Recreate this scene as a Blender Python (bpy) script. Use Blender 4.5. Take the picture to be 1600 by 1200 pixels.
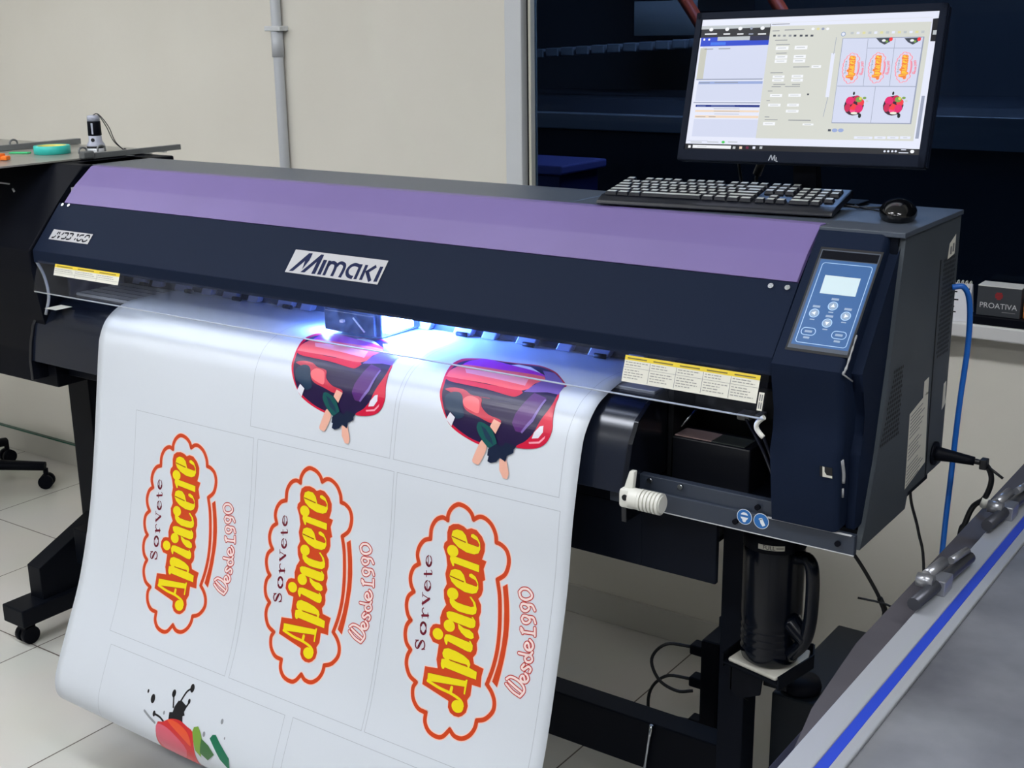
import bpy, bmesh, math, json, random
from mathutils import Vector, Matrix
from mathutils.geometry import tessellate_polygon
scn = bpy.context.scene
for o in list(bpy.data.objects): bpy.data.objects.remove(o)
COL = scn.collection
random.seed(7)
PI = math.pi

# ------------------------------------------------------------ camera
CAM = Vector((0, 0, 1.747))
cam = bpy.data.objects.new('camera', bpy.data.cameras.new('camera'))
COL.objects.link(cam); scn.camera = cam
R_ = Matrix(((0.81688896, -0.14704001, 0.55773798), (0.57665958, 0.2291459, -0.78419123), (-0.01249589, 0.96222211, 0.27197879)))
cam.matrix_world = Matrix.Translation(CAM) @ R_.to_4x4()
cam.data.sensor_width = 36; cam.data.lens = 1980 / 1600 * 36
cam.data.clip_start = .02; cam.data.clip_end = 60

# ------------------------------------------------------------ light and exposure
scn.view_settings.view_transform = 'Standard'; scn.view_settings.look = 'None'
scn.view_settings.gamma = 1; scn.view_settings.use_curve_mapping = False
scn.view_settings.exposure = 0.36
w = bpy.data.worlds.new('world'); scn.world = w; w.use_nodes = True
w.node_tree.nodes['Background'].inputs[0].default_value = (.75, .85, 1, 1)
w.node_tree.nodes['Background'].inputs[1].default_value = .05
CEIL = 2.9
PANELS = [(-4.3, 1.0), (-2.3, 1.0), (.2, 1.0), (-3.9, -.9), (-1.7, -.9), (.4, -.9)]
PANEL_POWER = 19

# ------------------------------------------------------------ materials
def lin(c):
    out = []
    for v in c[:3]:
        v = v / 255.0
        out.append(v / 12.92 if v <= .04045 else ((v + .055) / 1.055) ** 2.4)
    return (*out, 1)
MATS = {}
def mat(name, rgb, rough=.5, metal=0, emit=0, spec=.5, noise=0, nscale=8, ncol=None, bump=0, bscale=200, alpha=None, coat=0):
    if name in MATS: return MATS[name]
    m = bpy.data.materials.new(name); m.use_nodes = True
    nt = m.node_tree; b = nt.nodes['Principled BSDF']
    b.inputs['Base Color'].default_value = lin(rgb)
    b.inputs['Roughness'].default_value = rough; b.inputs['Metallic'].default_value = metal
    b.inputs['Specular IOR Level'].default_value = spec
    b.inputs['Coat Weight'].default_value = coat
    if emit:
        b.inputs['Emission Color'].default_value = lin(rgb); b.inputs['Emission Strength'].default_value = emit
    tc = nt.nodes.new('ShaderNodeTexCoord')
    if noise:
        n = nt.nodes.new('ShaderNodeTexNoise'); n.inputs['Scale'].default_value = nscale; n.inputs['Detail'].default_value = 5
        nt.links.new(tc.outputs['Object'], n.inputs['Vector'])
        r = nt.nodes.new('ShaderNodeValToRGB'); r.color_ramp.elements[0].position = .35; r.color_ramp.elements[1].position = .7
        r.color_ramp.elements[0].color = lin(rgb); r.color_ramp.elements[1].color = lin(ncol or [min(255, v * (1 + noise)) for v in rgb])
        nt.links.new(n.outputs['Fac'], r.inputs['Fac']); nt.links.new(r.outputs['Color'], b.inputs['Base Color'])
    if bump:
        n2 = nt.nodes.new('ShaderNodeTexNoise'); n2.inputs['Scale'].default_value = bscale
        nt.links.new(tc.outputs['Object'], n2.inputs['Vector'])
        bp = nt.nodes.new('ShaderNodeBump'); bp.inputs['Strength'].default_value = bump; bp.inputs['Distance'].default_value = .002
        nt.links.new(n2.outputs['Fac'], bp.inputs['Height']); nt.links.new(bp.outputs['Normal'], b.inputs['Normal'])
    MATS[name] = m
    return m
def glassy(name, rgb, clear, rough=.05, smudge=0):
    if name in MATS: return MATS[name]
    m = bpy.data.materials.new(name); m.use_nodes = True; nt = m.node_tree; nt.nodes.clear()
    out = nt.nodes.new('ShaderNodeOutputMaterial'); mix = nt.nodes.new('ShaderNodeMixShader')
    tr = nt.nodes.new('ShaderNodeBsdfTransparent'); tr.inputs[0].default_value = lin(rgb)
    pb = nt.nodes.new('ShaderNodeBsdfPrincipled'); pb.inputs['Base Color'].default_value = lin([200, 205, 215]); pb.inputs['Roughness'].default_value = .4
    gl = nt.nodes.new('ShaderNodeBsdfGlossy'); gl.inputs['Roughness'].default_value = rough
    lw = nt.nodes.new('ShaderNodeLayerWeight'); lw.inputs[0].default_value = clear
    nt.links.new(lw.outputs['Fresnel'], mix.inputs[0]); nt.links.new(tr.outputs[0], mix.inputs[1]); nt.links.new(gl.outputs[0], mix.inputs[2])
    last = mix
    if smudge:
        mx = nt.nodes.new('ShaderNodeMixShader'); df = nt.nodes.new('ShaderNodeBsdfTranslucent'); df.inputs[0].default_value = lin([225, 228, 235])
        d2 = nt.nodes.new('ShaderNodeBsdfDiffuse'); d2.inputs[0].default_value = lin([215, 220, 230])
        ad = nt.nodes.new('ShaderNodeMixShader'); ad.inputs[0].default_value = .5
        nt.links.new(df.outputs[0], ad.inputs[1]); nt.links.new(d2.outputs[0], ad.inputs[2])
        tc = nt.nodes.new('ShaderNodeTexCoord'); n = nt.nodes.new('ShaderNodeTexNoise'); n.inputs['Scale'].default_value = 30; n.inputs['Detail'].default_value = 6
        nt.links.new(tc.outputs['Object'], n.inputs['Vector'])
        mr = nt.nodes.new('ShaderNodeMapRange'); mr.inputs['From Min'].default_value = .4; mr.inputs['From Max'].default_value = .8
        mr.inputs['To Min'].default_value = smudge * .4; mr.inputs['To Max'].default_value = smudge * 2
        nt.links.new(n.outputs['Fac'], mr.inputs['Value']); nt.links.new(mr.outputs[0], mx.inputs[0])
        nt.links.new(mix.outputs[0], mx.inputs[1]); nt.links.new(ad.outputs[0], mx.inputs[2]); last = mx
    nt.links.new(last.outputs[0], out.inputs[0])
    MATS[name] = m
    return m

BLK = mat('printer_black', (20, 30, 50), .6, spec=.08, bump=.15, bscale=900)
BLKD = mat('black_plastic', (8, 11, 20), .55, spec=.1, bump=.1, bscale=700)
BLKM = mat('black_metal', (14, 19, 30), .55, spec=.12)
PIT = mat('deep_black', (6, 8, 14), .6)
PLATE = mat('grey_black_plate', (62, 69, 76), .5, noise=.08, nscale=5, bump=.12, bscale=1200)
TOPM = mat('printer_top', (72, 80, 92), .38, bump=.1, bscale=900)
PURP = mat('purple_lid', (112, 98, 148), .45, spec=.3, noise=.05, nscale=3)
RAILM = mat('rail_steel', (46, 54, 68), .45, bump=.1, bscale=600)
WHITE = mat('white_plastic', (222, 222, 214), .4)
PAPERW = mat('vinyl_white', (210, 216, 224), .4, spec=.3)
LABELW = mat('label_white', (222, 220, 208), .5)
YEL = mat('label_yellow', (226, 200, 50), .5)
GREYT = mat('print_grey', (120, 122, 124), .6)
DARKT = mat('print_dark', (26, 28, 34), .6, spec=.1)
CHROME = mat('chrome', (200, 205, 210), .2, 1)
STEEL = mat('sheet_steel', (118, 121, 122), .38, .35, noise=.12, nscale=9)
SCUFF = mat('worn_edge', (190, 192, 195), .5)
BLUEC = mat('blue_cable', (20, 98, 190), .4)
BCAB = mat('black_cable', (12, 14, 20), .45)

# ------------------------------------------------------------ mesh helpers
def nb(): return bmesh.new()
def box(bm, x0, x1, y0, y1, z0, z1, bev=0, seg=2, mi=0):
    vs = [bm.verts.new((x, y, z)) for x in (x0, x1) for y in (y0, y1) for z in (z0, z1)]
    f = [(0, 1, 3, 2), (4, 6, 7, 5), (0, 4, 5, 1), (2, 3, 7, 6), (0, 2, 6, 4), (1, 5, 7, 3)]
    fs = [bm.faces.new([vs[i] for i in q]) for q in f]
    for q in fs: q.material_index = mi
    if bev:
        es = list({e for q in fs for e in q.edges})
        r = bmesh.ops.bevel(bm, geom=es, offset=bev, segments=seg, affect='EDGES', profile=.5)
        for q in r['faces']: q.material_index = mi
    return bm
def xform(bm, M, verts=None):
    bmesh.ops.transform(bm, matrix=M, verts=verts or bm.verts[:])
def prism(bm, pts, a0, a1, axis='x', bev=0, mi=0):
    """closed outline pts (u,v) extruded along an axis; x: (y,z); y: (x,z); z: (x,y)"""
    def P(a, u, v):
        return {'x': (a, u, v), 'y': (u, a, v), 'z': (u, v, a)}[axis]
    A = [bm.verts.new(P(a0, u, v)) for u, v in pts]; B = [bm.verts.new(P(a1, u, v)) for u, v in pts]
    n = len(pts); fs = []
    for i in range(n):
        j = (i + 1) % n
        fs.append(bm.faces.new((A[i], A[j], B[j], B[i])))
    tri = tessellate_polygon([[Vector((u, v, 0)) for u, v in pts]])
    if n <= 4: fs += [bm.faces.new(A[::-1]), bm.faces.new(B)]
    else: fs += [bm.faces.new(A[::-1]), bm.faces.new(B)]
    for q in fs: q.material_index = mi
    if bev:
        es = list({e for q in fs for e in q.edges})
        r = bmesh.ops.bevel(bm, geom=es, offset=bev, segments=2, affect='EDGES', profile=.5)
        for q in r['faces']: q.material_index = mi
    return bm
def catmull(P, n=6, closed=False):
    P = [Vector(p) for p in P]
    if len(P) < 3: return P
    N = len(P); out = []
    for i in range(N if closed else N - 1):
        g = (lambda k: P[k % N]) if closed else (lambda k: P[k] if 0 <= k < N else (2 * P[0] - P[1] if k < 0 else 2 * P[-1] - P[-2]))
        a, b, c, d = g(i - 1), g(i), g(i + 1), g(i + 2)
        for k in range(n):
            t = k / n
            out.append(.5 * ((2 * b) + (c - a) * t + (2 * a - 5 * b + 4 * c - d) * t * t + (3 * b - a - 3 * c + d) * t ** 3))
    if not closed: out.append(P[-1])
    return out
def tube(bm, pts, r, seg=10, smooth=6, cap=True, mi=0):
    P = catmull(pts, smooth) if smooth else [Vector(p) for p in pts]
    rings = []; up = None
    for i, p in enumerate(P):
        t = (P[min(i + 1, len(P) - 1)] - P[max(i - 1, 0)]).normalized()
        if up is None:
            up = Vector((0, 0, 1)) if abs(t.z) < .9 else Vector((1, 0, 0))
        s = t.cross(up).normalized(); up = s.cross(t).normalized()
        rr = r(i / (len(P) - 1)) if callable(r) else r
        rings.append([bm.verts.new(p + (s * math.cos(2 * PI * k / seg) + up * math.sin(2 * PI * k / seg)) * rr) for k in range(seg)])
    for a, b in zip(rings, rings[1:]):
        for k in range(seg):
            f = bm.faces.new((a[k], a[(k + 1) % seg], b[(k + 1) % seg], b[k])); f.smooth = True; f.material_index = mi
    if cap:
        f1 = bm.faces.new(rings[0][::-1]); f2 = bm.faces.new(rings[-1]); f1.material_index = f2.material_index = mi
    return bm
def lathe(bm, prof, c=(0, 0, 0), seg=28, mi=0):
    """prof: (r,z) list"""
    rings = []
    for r, z in prof:
        if r < 1e-6: rings.append([bm.verts.new((c[0], c[1], c[2] + z))])
        else: rings.append([bm.verts.new((c[0] + r * math.cos(2 * PI * k / seg), c[1] + r * math.sin(2 * PI * k / seg), c[2] + z)) for k in range(seg)])
    for a, b in zip(rings, rings[1:]):
        for k in range(seg):
            q = [a[k % len(a)], a[(k + 1) % len(a)], b[(k + 1) % len(b)], b[k % len(b)]]
            u = []
            for v in q:
                if v not in u: u.append(v)
            if len(u) >= 3:
                f = bm.faces.new(u); f.smooth = True; f.material_index = mi
    for rg, rev in ((rings[0], True), (rings[-1], False)):
        if len(rg) > 1:
            f = bm.faces.new(rg[::-1] if rev else rg); f.material_index = mi
    return bm
def cyl(bm, p0, p1, r, seg=20, mi=0, smooth=True):
    return tube(bm, [p0, p1], r, seg, 0, True, mi)
def obj(name, bm, m, parent=None, smooth_angle=None, **props):
    me = bpy.data.meshes.new(name)
    bmesh.ops.recalc_face_normals(bm, faces=bm.faces[:])
    bm.to_mesh(me); bm.free()
    for mm in (m if isinstance(m, (list, tuple)) else [m]): me.materials.append(mm)
    if smooth_angle:
        me.polygons.foreach_set('use_smooth', [True] * len(me.polygons))
        me.set_sharp_from_angle(angle=math.radians(smooth_angle))
    o = bpy.data.objects.new(name, me); COL.objects.link(o)
    if parent is not None:
        o.parent = parent; o.matrix_parent_inverse = base_matrix(parent).inverted()
    for k, v in props.items(): o[k] = v
    return o
def base_matrix(o):
    m = o.matrix_basis.copy(); p = o
    while p.parent is not None:
        m = p.parent.matrix_basis @ p.matrix_parent_inverse @ m if False else m
        break
    return o.get('_m') and Matrix.Identity(4) or m
def thing(name, label, cat, loc=(0, 0, 0), group=None):
    o = bpy.data.objects.new(name, None); COL.objects.link(o); o.location = loc; o.empty_display_size = .05
    o['label'] = label; o['category'] = cat
    if group: o['group'] = group
    return o
def tag(o, label, cat, group=None):
    o['label'] = label; o['category'] = cat
    if group: o['group'] = group
    return o
def struct(name, bm, m, parent=None):
    o = obj(name, bm, m, parent)
    if parent is None: o['kind'] = 'structure'
    return o

# 2D artwork: shapes in a plane, layered, then mapped onto a surface
class Art:
    def __init__(s): s.bm = bmesh.new(); s.lay = s.bm.verts.layers.float.new('h'); s.mats = []
    def mi(s, m):
        if m not in s.mats: s.mats.append(m)
        return s.mats.index(m)
    def poly(s, pts, m, h, smooth=0):
        P = [Vector((p[0], p[1], 0)) for p in pts]
        if smooth: P = catmull(P, smooth, True)
        vs = [s.bm.verts.new(p) for p in P]
        for v in vs: v[s.lay] = h
        i = s.mi(m)
        for t in tessellate_polygon([P]):
            try: f = s.bm.faces.new([vs[k] for k in t]); f.material_index = i
            except ValueError: pass
    def rect(s, x0, y0, x1, y1, m, h): s.poly([(x0, y0), (x1, y0), (x1, y1), (x0, y1)], m, h)
    def disc(s, c, r, m, h, n=20, ry=None):
        s.poly([(c[0] + r * math.cos(2 * PI * k / n), c[1] + (ry or r) * math.sin(2 * PI * k / n)) for k in range(n)], m, h)
    def stroke(s, pts, wd, m, h, smooth=4, caps=True, dist=0):
        P = [Vector((p[0], p[1], 0)) for p in pts]
        if smooth and len(P) > 2: P = catmull(P, smooth)
        i = s.mi(m); r = wd / 2; L = []; Rr = []
        for k, p in enumerate(P):
            t = (P[min(k + 1, len(P) - 1)] - P[max(k - 1, 0)])
            if t.length < 1e-9: t = Vector((1, 0, 0))
            t.normalize(); n = Vector((-t.y, t.x, 0))
            L.append(s.bm.verts.new(p + n * r)); Rr.append(s.bm.verts.new(p - n * r))
        for v in L + Rr: v[s.lay] = h
        for k in range(len(P) - 1):
            f = s.bm.faces.new((L[k], Rr[k], Rr[k + 1], L[k + 1])); f.material_index = i
        if caps:
            for p in (P[0], P[-1]): s.disc(p, r, m, h - .00001, 12)
    def text(s, body, x, y, size, m, h, sx=1, rot=0, shear=0, align='CENTER'):
        cu = bpy.data.curves.new('t', 'FONT'); cu.body = body; cu.size = size; cu.align_x = align; cu.align_y = 'CENTER'; cu.shear = shear; cu.resolution_u = 4
        o = bpy.data.objects.new('t', cu); COL.objects.link(o)
        dg = bpy.context.evaluated_depsgraph_get(); me = o.evaluated_get(dg).to_mesh()
        c, sn = math.cos(rot), math.sin(rot); i = s.mi(m)
        vs = []
        for v in me.vertices:
            a, b = v.co.x * sx, v.co.y
            q = s.bm.verts.new((x + a * c - b * sn, y + a * sn + b * c, 0)); q[s.lay] = h; vs.append(q)
        for p in me.polygons:
            try: f = s.bm.faces.new([vs[k] for k in p.vertices]); f.material_index = i
            except ValueError: pass
        bpy.data.objects.remove(o); bpy.data.curves.remove(cu)
    def cut(s, lo, hi, step):
        k = math.ceil(lo / step)
        while k * step < hi:
            bmesh.ops.bisect_plane(s.bm, geom=s.bm.verts[:] + s.bm.edges[:] + s.bm.faces[:], dist=1e-7, plane_co=(0, k * step, 0), plane_no=(0, 1, 0))
            k += 1
    def finish(s, name, fn, parent=None, flip_to=None):
        bm = s.bm
        for v in bm.verts: v.co = fn(v.co.x, v.co.y, v[s.lay])
        me = bpy.data.meshes.new(name); bm.to_mesh(me); bm.free()
        for m in s.mats: me.materials.append(m)
        o = bpy.data.objects.new(name, me); COL.objects.link(o)
        if parent is not None: o.parent = parent; o.matrix_parent_inverse = base_matrix(parent).inverted()
        return o

# ------------------------------------------------------------ room
def tile_material():
    m = bpy.data.materials.new('floor_tiles'); m.use_nodes = True; nt = m.node_tree; b = nt.nodes['Principled BSDF']
    tc = nt.nodes.new('ShaderNodeTexCoord'); mp = nt.nodes.new('ShaderNodeMapping')
    mp.inputs['Location'].default_value = (1.50 + .54 * 12, -1.95 + .54 * 12, 0)
    nt.links.new(tc.outputs['Object'], mp.inputs['Vector'])
    br = nt.nodes.new('ShaderNodeTexBrick'); br.offset = 0; br.inputs['Scale'].default_value = 1
    br.inputs['Brick Width'].default_value = .54; br.inputs['Row Height'].default_value = .54; br.inputs['Mortar Size'].default_value = .0022
    br.inputs['Color1'].default_value = lin((214, 212, 207)); br.inputs['Color2'].default_value = lin((208, 206, 201)); br.inputs['Mortar'].default_value = lin((84, 72, 66))
    nt.links.new(mp.outputs[0], br.inputs['Vector'])
    n = nt.nodes.new('ShaderNodeTexNoise'); n.inputs['Scale'].default_value = 3; nt.links.new(tc.outputs['Object'], n.inputs['Vector'])
    mx = nt.nodes.new('ShaderNodeMixRGB'); mx.blend_type = 'MULTIPLY'; mx.inputs[0].default_value = .12
    nt.links.new(br.outputs['Color'], mx.inputs[1]); nt.links.new(n.outputs['Color'], mx.inputs[2]); nt.links.new(mx.outputs[0], b.inputs['Base Color'])
    b.inputs['Roughness'].default_value = .28
    return m
def wall_material():
    m = bpy.data.materials.new('beige_wall'); m.use_nodes = True; nt = m.node_tree; b = nt.nodes['Principled BSDF']
    tc = nt.nodes.new('ShaderNodeTexCoord'); n = nt.nodes.new('ShaderNodeTexNoise'); n.inputs['Scale'].default_value = 1.6; n.inputs['Detail'].default_value = 6
    nt.links.new(tc.outputs['Object'], n.inputs['Vector'])
    r = nt.nodes.new('ShaderNodeValToRGB'); r.color_ramp.elements[0].position = .3; r.color_ramp.elements[1].position = .75
    r.color_ramp.elements[0].color = lin((226, 222, 211)); r.color_ramp.elements[1].color = lin((234, 231, 221))
    nt.links.new(n.outputs['Fac'], r.inputs['Fac']); nt.links.new(r.outputs[0], b.inputs['Base Color'])
    b.inputs['Roughness'].default_value = .55
    n2 = nt.nodes.new('ShaderNodeTexNoise'); n2.inputs['Scale'].default_value = 25
    nt.links.new(tc.outputs['Object'], n2.inputs['Vector'])
    bp = nt.nodes.new('ShaderNodeBump'); bp.inputs['Strength'].default_value = .08; bp.inputs['Distance'].default_value = .01
    nt.links.new(n2.outputs['Fac'], bp.inputs['Height']); nt.links.new(bp.outputs[0], b.inputs['Normal'])
    return m
TILE = tile_material(); WALLM = wall_material()
WX0, WX1, WY0, WY1 = -7.0, 3.2, -3.0, 3.03
SILL = 1.067; WINX = -2.07; WTOP = 2.5
struct('floor', box(nb(), WX0, WX1, WY0, WY1 + .06, -.1, 0), TILE)
struct('ceiling', box(nb(), WX0, WX1, WY0, WY1 + .06, CEIL, CEIL + .1), mat('ceiling_white', (232, 232, 228), .8))
bm = nb()
box(bm, WX0, WINX - .075, WY1, WY1 + .06, 0, CEIL); box(bm, WINX - .075, WX1, WY1, WY1 + .06, 0, SILL - .034); box(bm, WINX - .075, WX1, WY1, WY1 + .06, WTOP, CEIL)
struct('wall_back', bm, WALLM)
struct('wall_left', box(nb(), WX0 - .1, WX0, WY0, WY1, 0, CEIL), WALLM)
struct('wall_right', box(nb(), WX1, WX1 + .1, WY0, WY1, 0, CEIL), WALLM)
struct('wall_front', box(nb(), WX0, WX1, WY0 - .1, WY0, 0, CEIL), mat('wall_front_grey', (120, 122, 125), .7))
bm = nb(); box(bm, WX0, WX1, WY1 - .012, WY1 + .001, 0, .092, .002)
struct('baseboard_back', bm, mat('baseboard_tile', (206, 204, 196), .35, noise=.0, nscale=6, ncol=None))
bm = nb(); box(bm, WX0, -3.25, WY1 - .014, WY1 + .001, .0925, .0985)
struct('trim_2', bm, mat('green_glass_edge', (40, 92, 78), .2))
# window: dark glazing in a white aluminium frame on a white sill
ALU = mat('white_aluminium', (214, 217, 220), .35)
win = bpy.data.objects.new('window_1', None); COL.objects.link(win); win['kind'] = 'structure'
bm = nb(); box(bm, WINX - .075, WINX - .018, WY1 - .03, WY1 + .03, SILL - .03, WTOP, .003); box(bm, WINX - .075, WX1, WY1 - .03, WY1 + .03, WTOP - .05, WTOP, .003)
obj('window_frame', bm, ALU, win)
bm = nb(); box(bm, WINX - .018, WINX - .006, WY1 - .002, WY1 + .02, SILL, WTOP - .05); obj('window_gasket', bm, PIT, win)
bm = nb(); box(bm, WINX - .006, WINX + .002, WY1 - .012, WY1 + .02, SILL, WTOP - .05); obj('glazing_bead', bm, mat('bead_cream', (206, 204, 190), .4), win)
bm = nb(); box(bm, WINX + .002, WX1, WY1 + .008, WY1 + .014, SILL, WTOP - .05)
obj('pane', bm, glassy('tinted_pane', (150, 168, 190), .16, .03), win)
bm = nb(); box(bm, WINX - .018, WX1, WY1 - .075, WY1 + .06, SILL - .034, SILL, .004)
struct('trim_1', bm, mat('sill_white', (222, 222, 222), .4))
# dark room behind the glazing
DK = mat('dark_room', (70, 76, 84), .8)
bm = nb(); box(bm, -5.5, WX1, 6.0, 6.1, 0, CEIL); box(bm, -5.6, -5.5, WY1 + .06, 6.1, 0, CEIL); box(bm, WX1, WX1 + .1, WY1 + .06, 6.1, 0, CEIL)
struct('wall_back_room', bm, DK)
struct('floor_back_room', box(nb(), -5.5, WX1, WY1 + .06, 6.1, -.1, 0), DK)
bk = thing('ceiling_light', 'added light panel, out of view, brightening the dark room behind the glass', 'ceiling light', (-1.6, 4.6, CEIL))  # added light out of view, put in only to brighten the back room
bm = nb(); box(bm, -2.0, -1.2, 4.0, 4.3, CEIL - .03, CEIL - .0005, .003); obj('diffuser', bm, mat('back_room_fill', (235, 242, 255), .5, emit=60.0), bk)
struct('ceiling_back_room', box(nb(), -5.5, WX1, WY1 + .06, 6.1, CEIL, CEIL + .1), DK)

# ceiling fixtures: the light of the room
for i, (x, y) in enumerate(PANELS):
    t = thing('ceiling_light', 'recessed white ceiling light panel above the printer room', 'ceiling light', (x, y, CEIL), 'ceiling light panels')
    bm = nb(); box(bm, x - .63, x + .63, y - .18, y + .18, CEIL - .03, CEIL, .004); obj('light_frame', bm, ALU, t)
    bm = nb(); box(bm, x - .6, x + .6, y - .15, y + .15, CEIL - .036, CEIL - .0301)
    obj('diffuser', bm, mat('diffuser_glow', (250, 252, 255), .5, emit=PANEL_POWER), t)

# conduit on the wall
cp = thing('conduit_pipe', 'white vertical conduit pipe clipped to the beige wall', 'pipe', (-3.05, WY1, 1.0))
bm = nb(); cyl(bm, (-3.05, WY1 - .018, .1), (-3.05, WY1 - .018, CEIL), .0165, 20); obj('pipe', bm, mat('conduit', (196, 200, 206), .4), cp)
bm = nb(); box(bm, -3.085, -3.015, WY1 - .04, WY1, 1.74, 1.756, .003); obj('clip', bm, ALU, cp)
cyl(bm := nb(), (-3.05, WY1 - .018, 1.66), (-3.05, WY1 - .018, 1.74), .0195, 20); obj('coupling', bm, mat('conduit', (0, 0, 0)), cp)

# ------------------------------------------------------------ things seen behind the glass
gp = thing('wide_format_machine', 'orange edged machine in the dark room behind the glass', 'machine', (-2.3, 4.6, 0))
bm = nb(); prism(bm, [(4.25, 0), (5.2, 0), (5.2, 1.46), (4.5, 1.46), (4.25, 1.36)], -3.6, -.9, 'x', .01); obj('machine_body', bm, mat('machine_grey', (46, 50, 58), .5), gp)
bm = nb(); box(bm, -3.6, -.9, 4.2, 4.26, 1.36, 1.42, .004); obj('rail', bm, mat('rail_grey', (120, 124, 130), .4), gp)
ORG = mat('orange_paint', (200, 78, 50), .5)
bm = nb()
for a, b in (((-2.62, 2.05), (-2.2, 2.0)), ((-2.62, 2.05), (-2.22, 1.52)), ((-2.2, 2.0), (-1.85, 1.52)), ((-2.22, 1.52), (-1.85, 1.52))):
    tube(bm, [(a[0], 4.7, a[1] - .02), (b[0], 4.7, b[1] - .02)], .026, 4, 0)
obj('orange_frame', bm, ORG, gp)
bm = nb(); box(bm, -2.2, -1.9, 4.62, 4.75, 1.4, 1.52, .01); obj('orange_cover', bm, ORG, gp)
bm = nb()
for k in range(16): box(bm, -3.45 + k * .075, -3.39 + k * .075, 4.6, 4.66, 1.60 + k * .004, 1.635 + k * .004, .004)
obj('gear_rack', bm, mat('rack_grey', (118, 124, 132), .5), gp)
for nm, x0, x1, z0, z1, yy, lab in (('paper_notice', -2.85, -2.45, 1.80, 2.3, 5.3, 'large pale paper notice on the machine behind the dark glass'), ('paper_notice', -2.82, -2.52, 1.70, 1.84, 4.9, 'small crumpled pale sheet under the larger notice behind the glass')):
    bm = nb(); box(bm, x0, x1, yy, yy + .002, z0, z1); o = obj(nm, bm, mat('notice_grey', (150, 154, 156), .8)); tag(o, lab, 'paper')
bm = nb(); box(bm, -2.62, -2.0, 4.95, 5.15, 1.93, 2.03, .01); tag(obj('storage_bin', bm, mat('bin_grey', (120, 126, 132), .6)), 'long grey storage bin above the orange framed machine behind the glass', 'bin')
bm = nb(); box(bm, -2.62, -.2, 4.9, 5.15, 1.9, 1.93); tag(obj('wall_shelf', bm, mat('shelf_dark', (60, 64, 72), .6)), 'dark wall shelf behind the glass carrying the grey bin', 'shelf')
bm = nb(); box(bm, -2.72, -2.32, 3.55, 3.8, 0, 1.27, .01); box(bm, -2.74, -2.30, 3.53, 3.82, 1.27, 1.30, .006, mi=1)
tag(obj('storage_cabinet', bm, [mat('cab_navy', (30, 34, 80), .5), mat('cab_violet', (80, 80, 140), .5)]), 'navy cabinet with violet top standing just behind the dark glass', 'cabinet')
bm = nb(); box(bm, -1.5, -.2, 4.05, 4.07, 1.36, 1.46, .002); tag(obj('pale_board', bm, mat('board_pale', (130, 134, 136), .7)), 'pale horizontal board behind the glass beside the monitor', 'board')

# ------------------------------------------------------------ the printer
PR = thing('wide_format_printer', 'long black wide format printer with a purple lid, printing white vinyl', 'printer', (-1.9, 2.1, 0))
XL, XR = -2.72, -.787      # span of the lid and front cover
# left end cap and right end body: profile (y,z)
capprof = [(1.99, 1.424), (1.945, 1.381), (1.905, 1.340), (1.812, 1.236), (1.812, 1.18), (1.83, 1.06), (1.85, .96), (1.85, .88), (2.28, .88), (2.28, 1.424)]
bm = nb(); prism(bm, capprof, -3.42, XL - .003, 'x', .004); obj('left_end_cover', bm, BLKD, PR)
# marks on the left end
bm = nb(); tube(bm, [(-3.03, 1.934, 1.372), (-2.957, 1.933, 1.371)], .0022, 6, 0); obj('scratch_mark', bm, SCUFF, PR)
bm = nb(); tube(bm, [(-2.93, 1.9235, 1.3605), (-2.917, 1.919, 1.3545)], .0028, 6, 0); obj('scratch_mark', bm, SCUFF, PR)
# deck: long top plate and the deeper right top plate
bm = nb(); box(bm, -2.80, -1.30, 2.02, 2.205, 1.418, 1.424, .001); box(bm, -1.30, -.785, 2.02, 2.285, 1.418, 1.424, .001)
obj('top_deck', bm, TOPM, PR)
bm = nb(); box(bm, XL, -.80, 2.06, 2.205, 1.21, 1.418); box(bm, -1.30, -.80, 2.19, 2.285, .95, 1.418); obj('rear_body', bm, BLKM, PR)
# purple lid with its crease
bm = nb()
lid = [(2.02, 1.4245), (1.998, 1.424), (1.946, 1.383), (1.908, 1.343), (1.915, 1.338), (1.953, 1.377), (2.0, 1.415), (2.02, 1.417)]
prism(bm, lid, -2.70, -.790, 'x', .0012); obj('purple_lid', bm, PURP, PR)
bm = nb(); box(bm, -2.718, -2.702, 1.945, 1.985, 1.338, 1.375); obj('hinge_bracket', bm, mat('bracket_grey', (150, 154, 160), .4), PR)
# front cover
def cov(x, u, off=0):   # u: distance down the slope from the top edge of the front cover
    t = Vector((0, 1.818 - 1.908, 1.237 - 1.342)); L = t.length; t /= L
    n = Vector((0, t.z, -t.y)); n = n if n.y < 0 else -n
    return Vector((x, 1.908, 1.342)) + t * u + n * off
bm = nb()
prism(bm, [(1.908, 1.342), (1.818, 1.237), (1.818, 1.207), (1.823, 1.207), (1.824, 1.233), (1.917, 1.338)], -2.718, XR, 'x', .0015)
prism(bm, [(1.915, 1.335), (1.94, 1.30), (1.87, 1.212), (1.825, 1.212), (1.824, 1.231)], -2.7, XR, 'x'); obj('front_cover', bm, BLK, PR)
CL = math.hypot(.09, .105)
def cover_art(fn, name, label=None):
    a = Art(); fn(a); o = a.finish(name, lambda x, y, h: cov(x, y, .0015 + h), PR)
    if label: o['label'] = label
    return o
PLW = mat('nameplate_silver', (178, 178, 182), .5, spec=.2); NAVY = mat('nameplate_navy', (24, 32, 66), .6, spec=.1)
def plane_uv(name):
    pass
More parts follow.
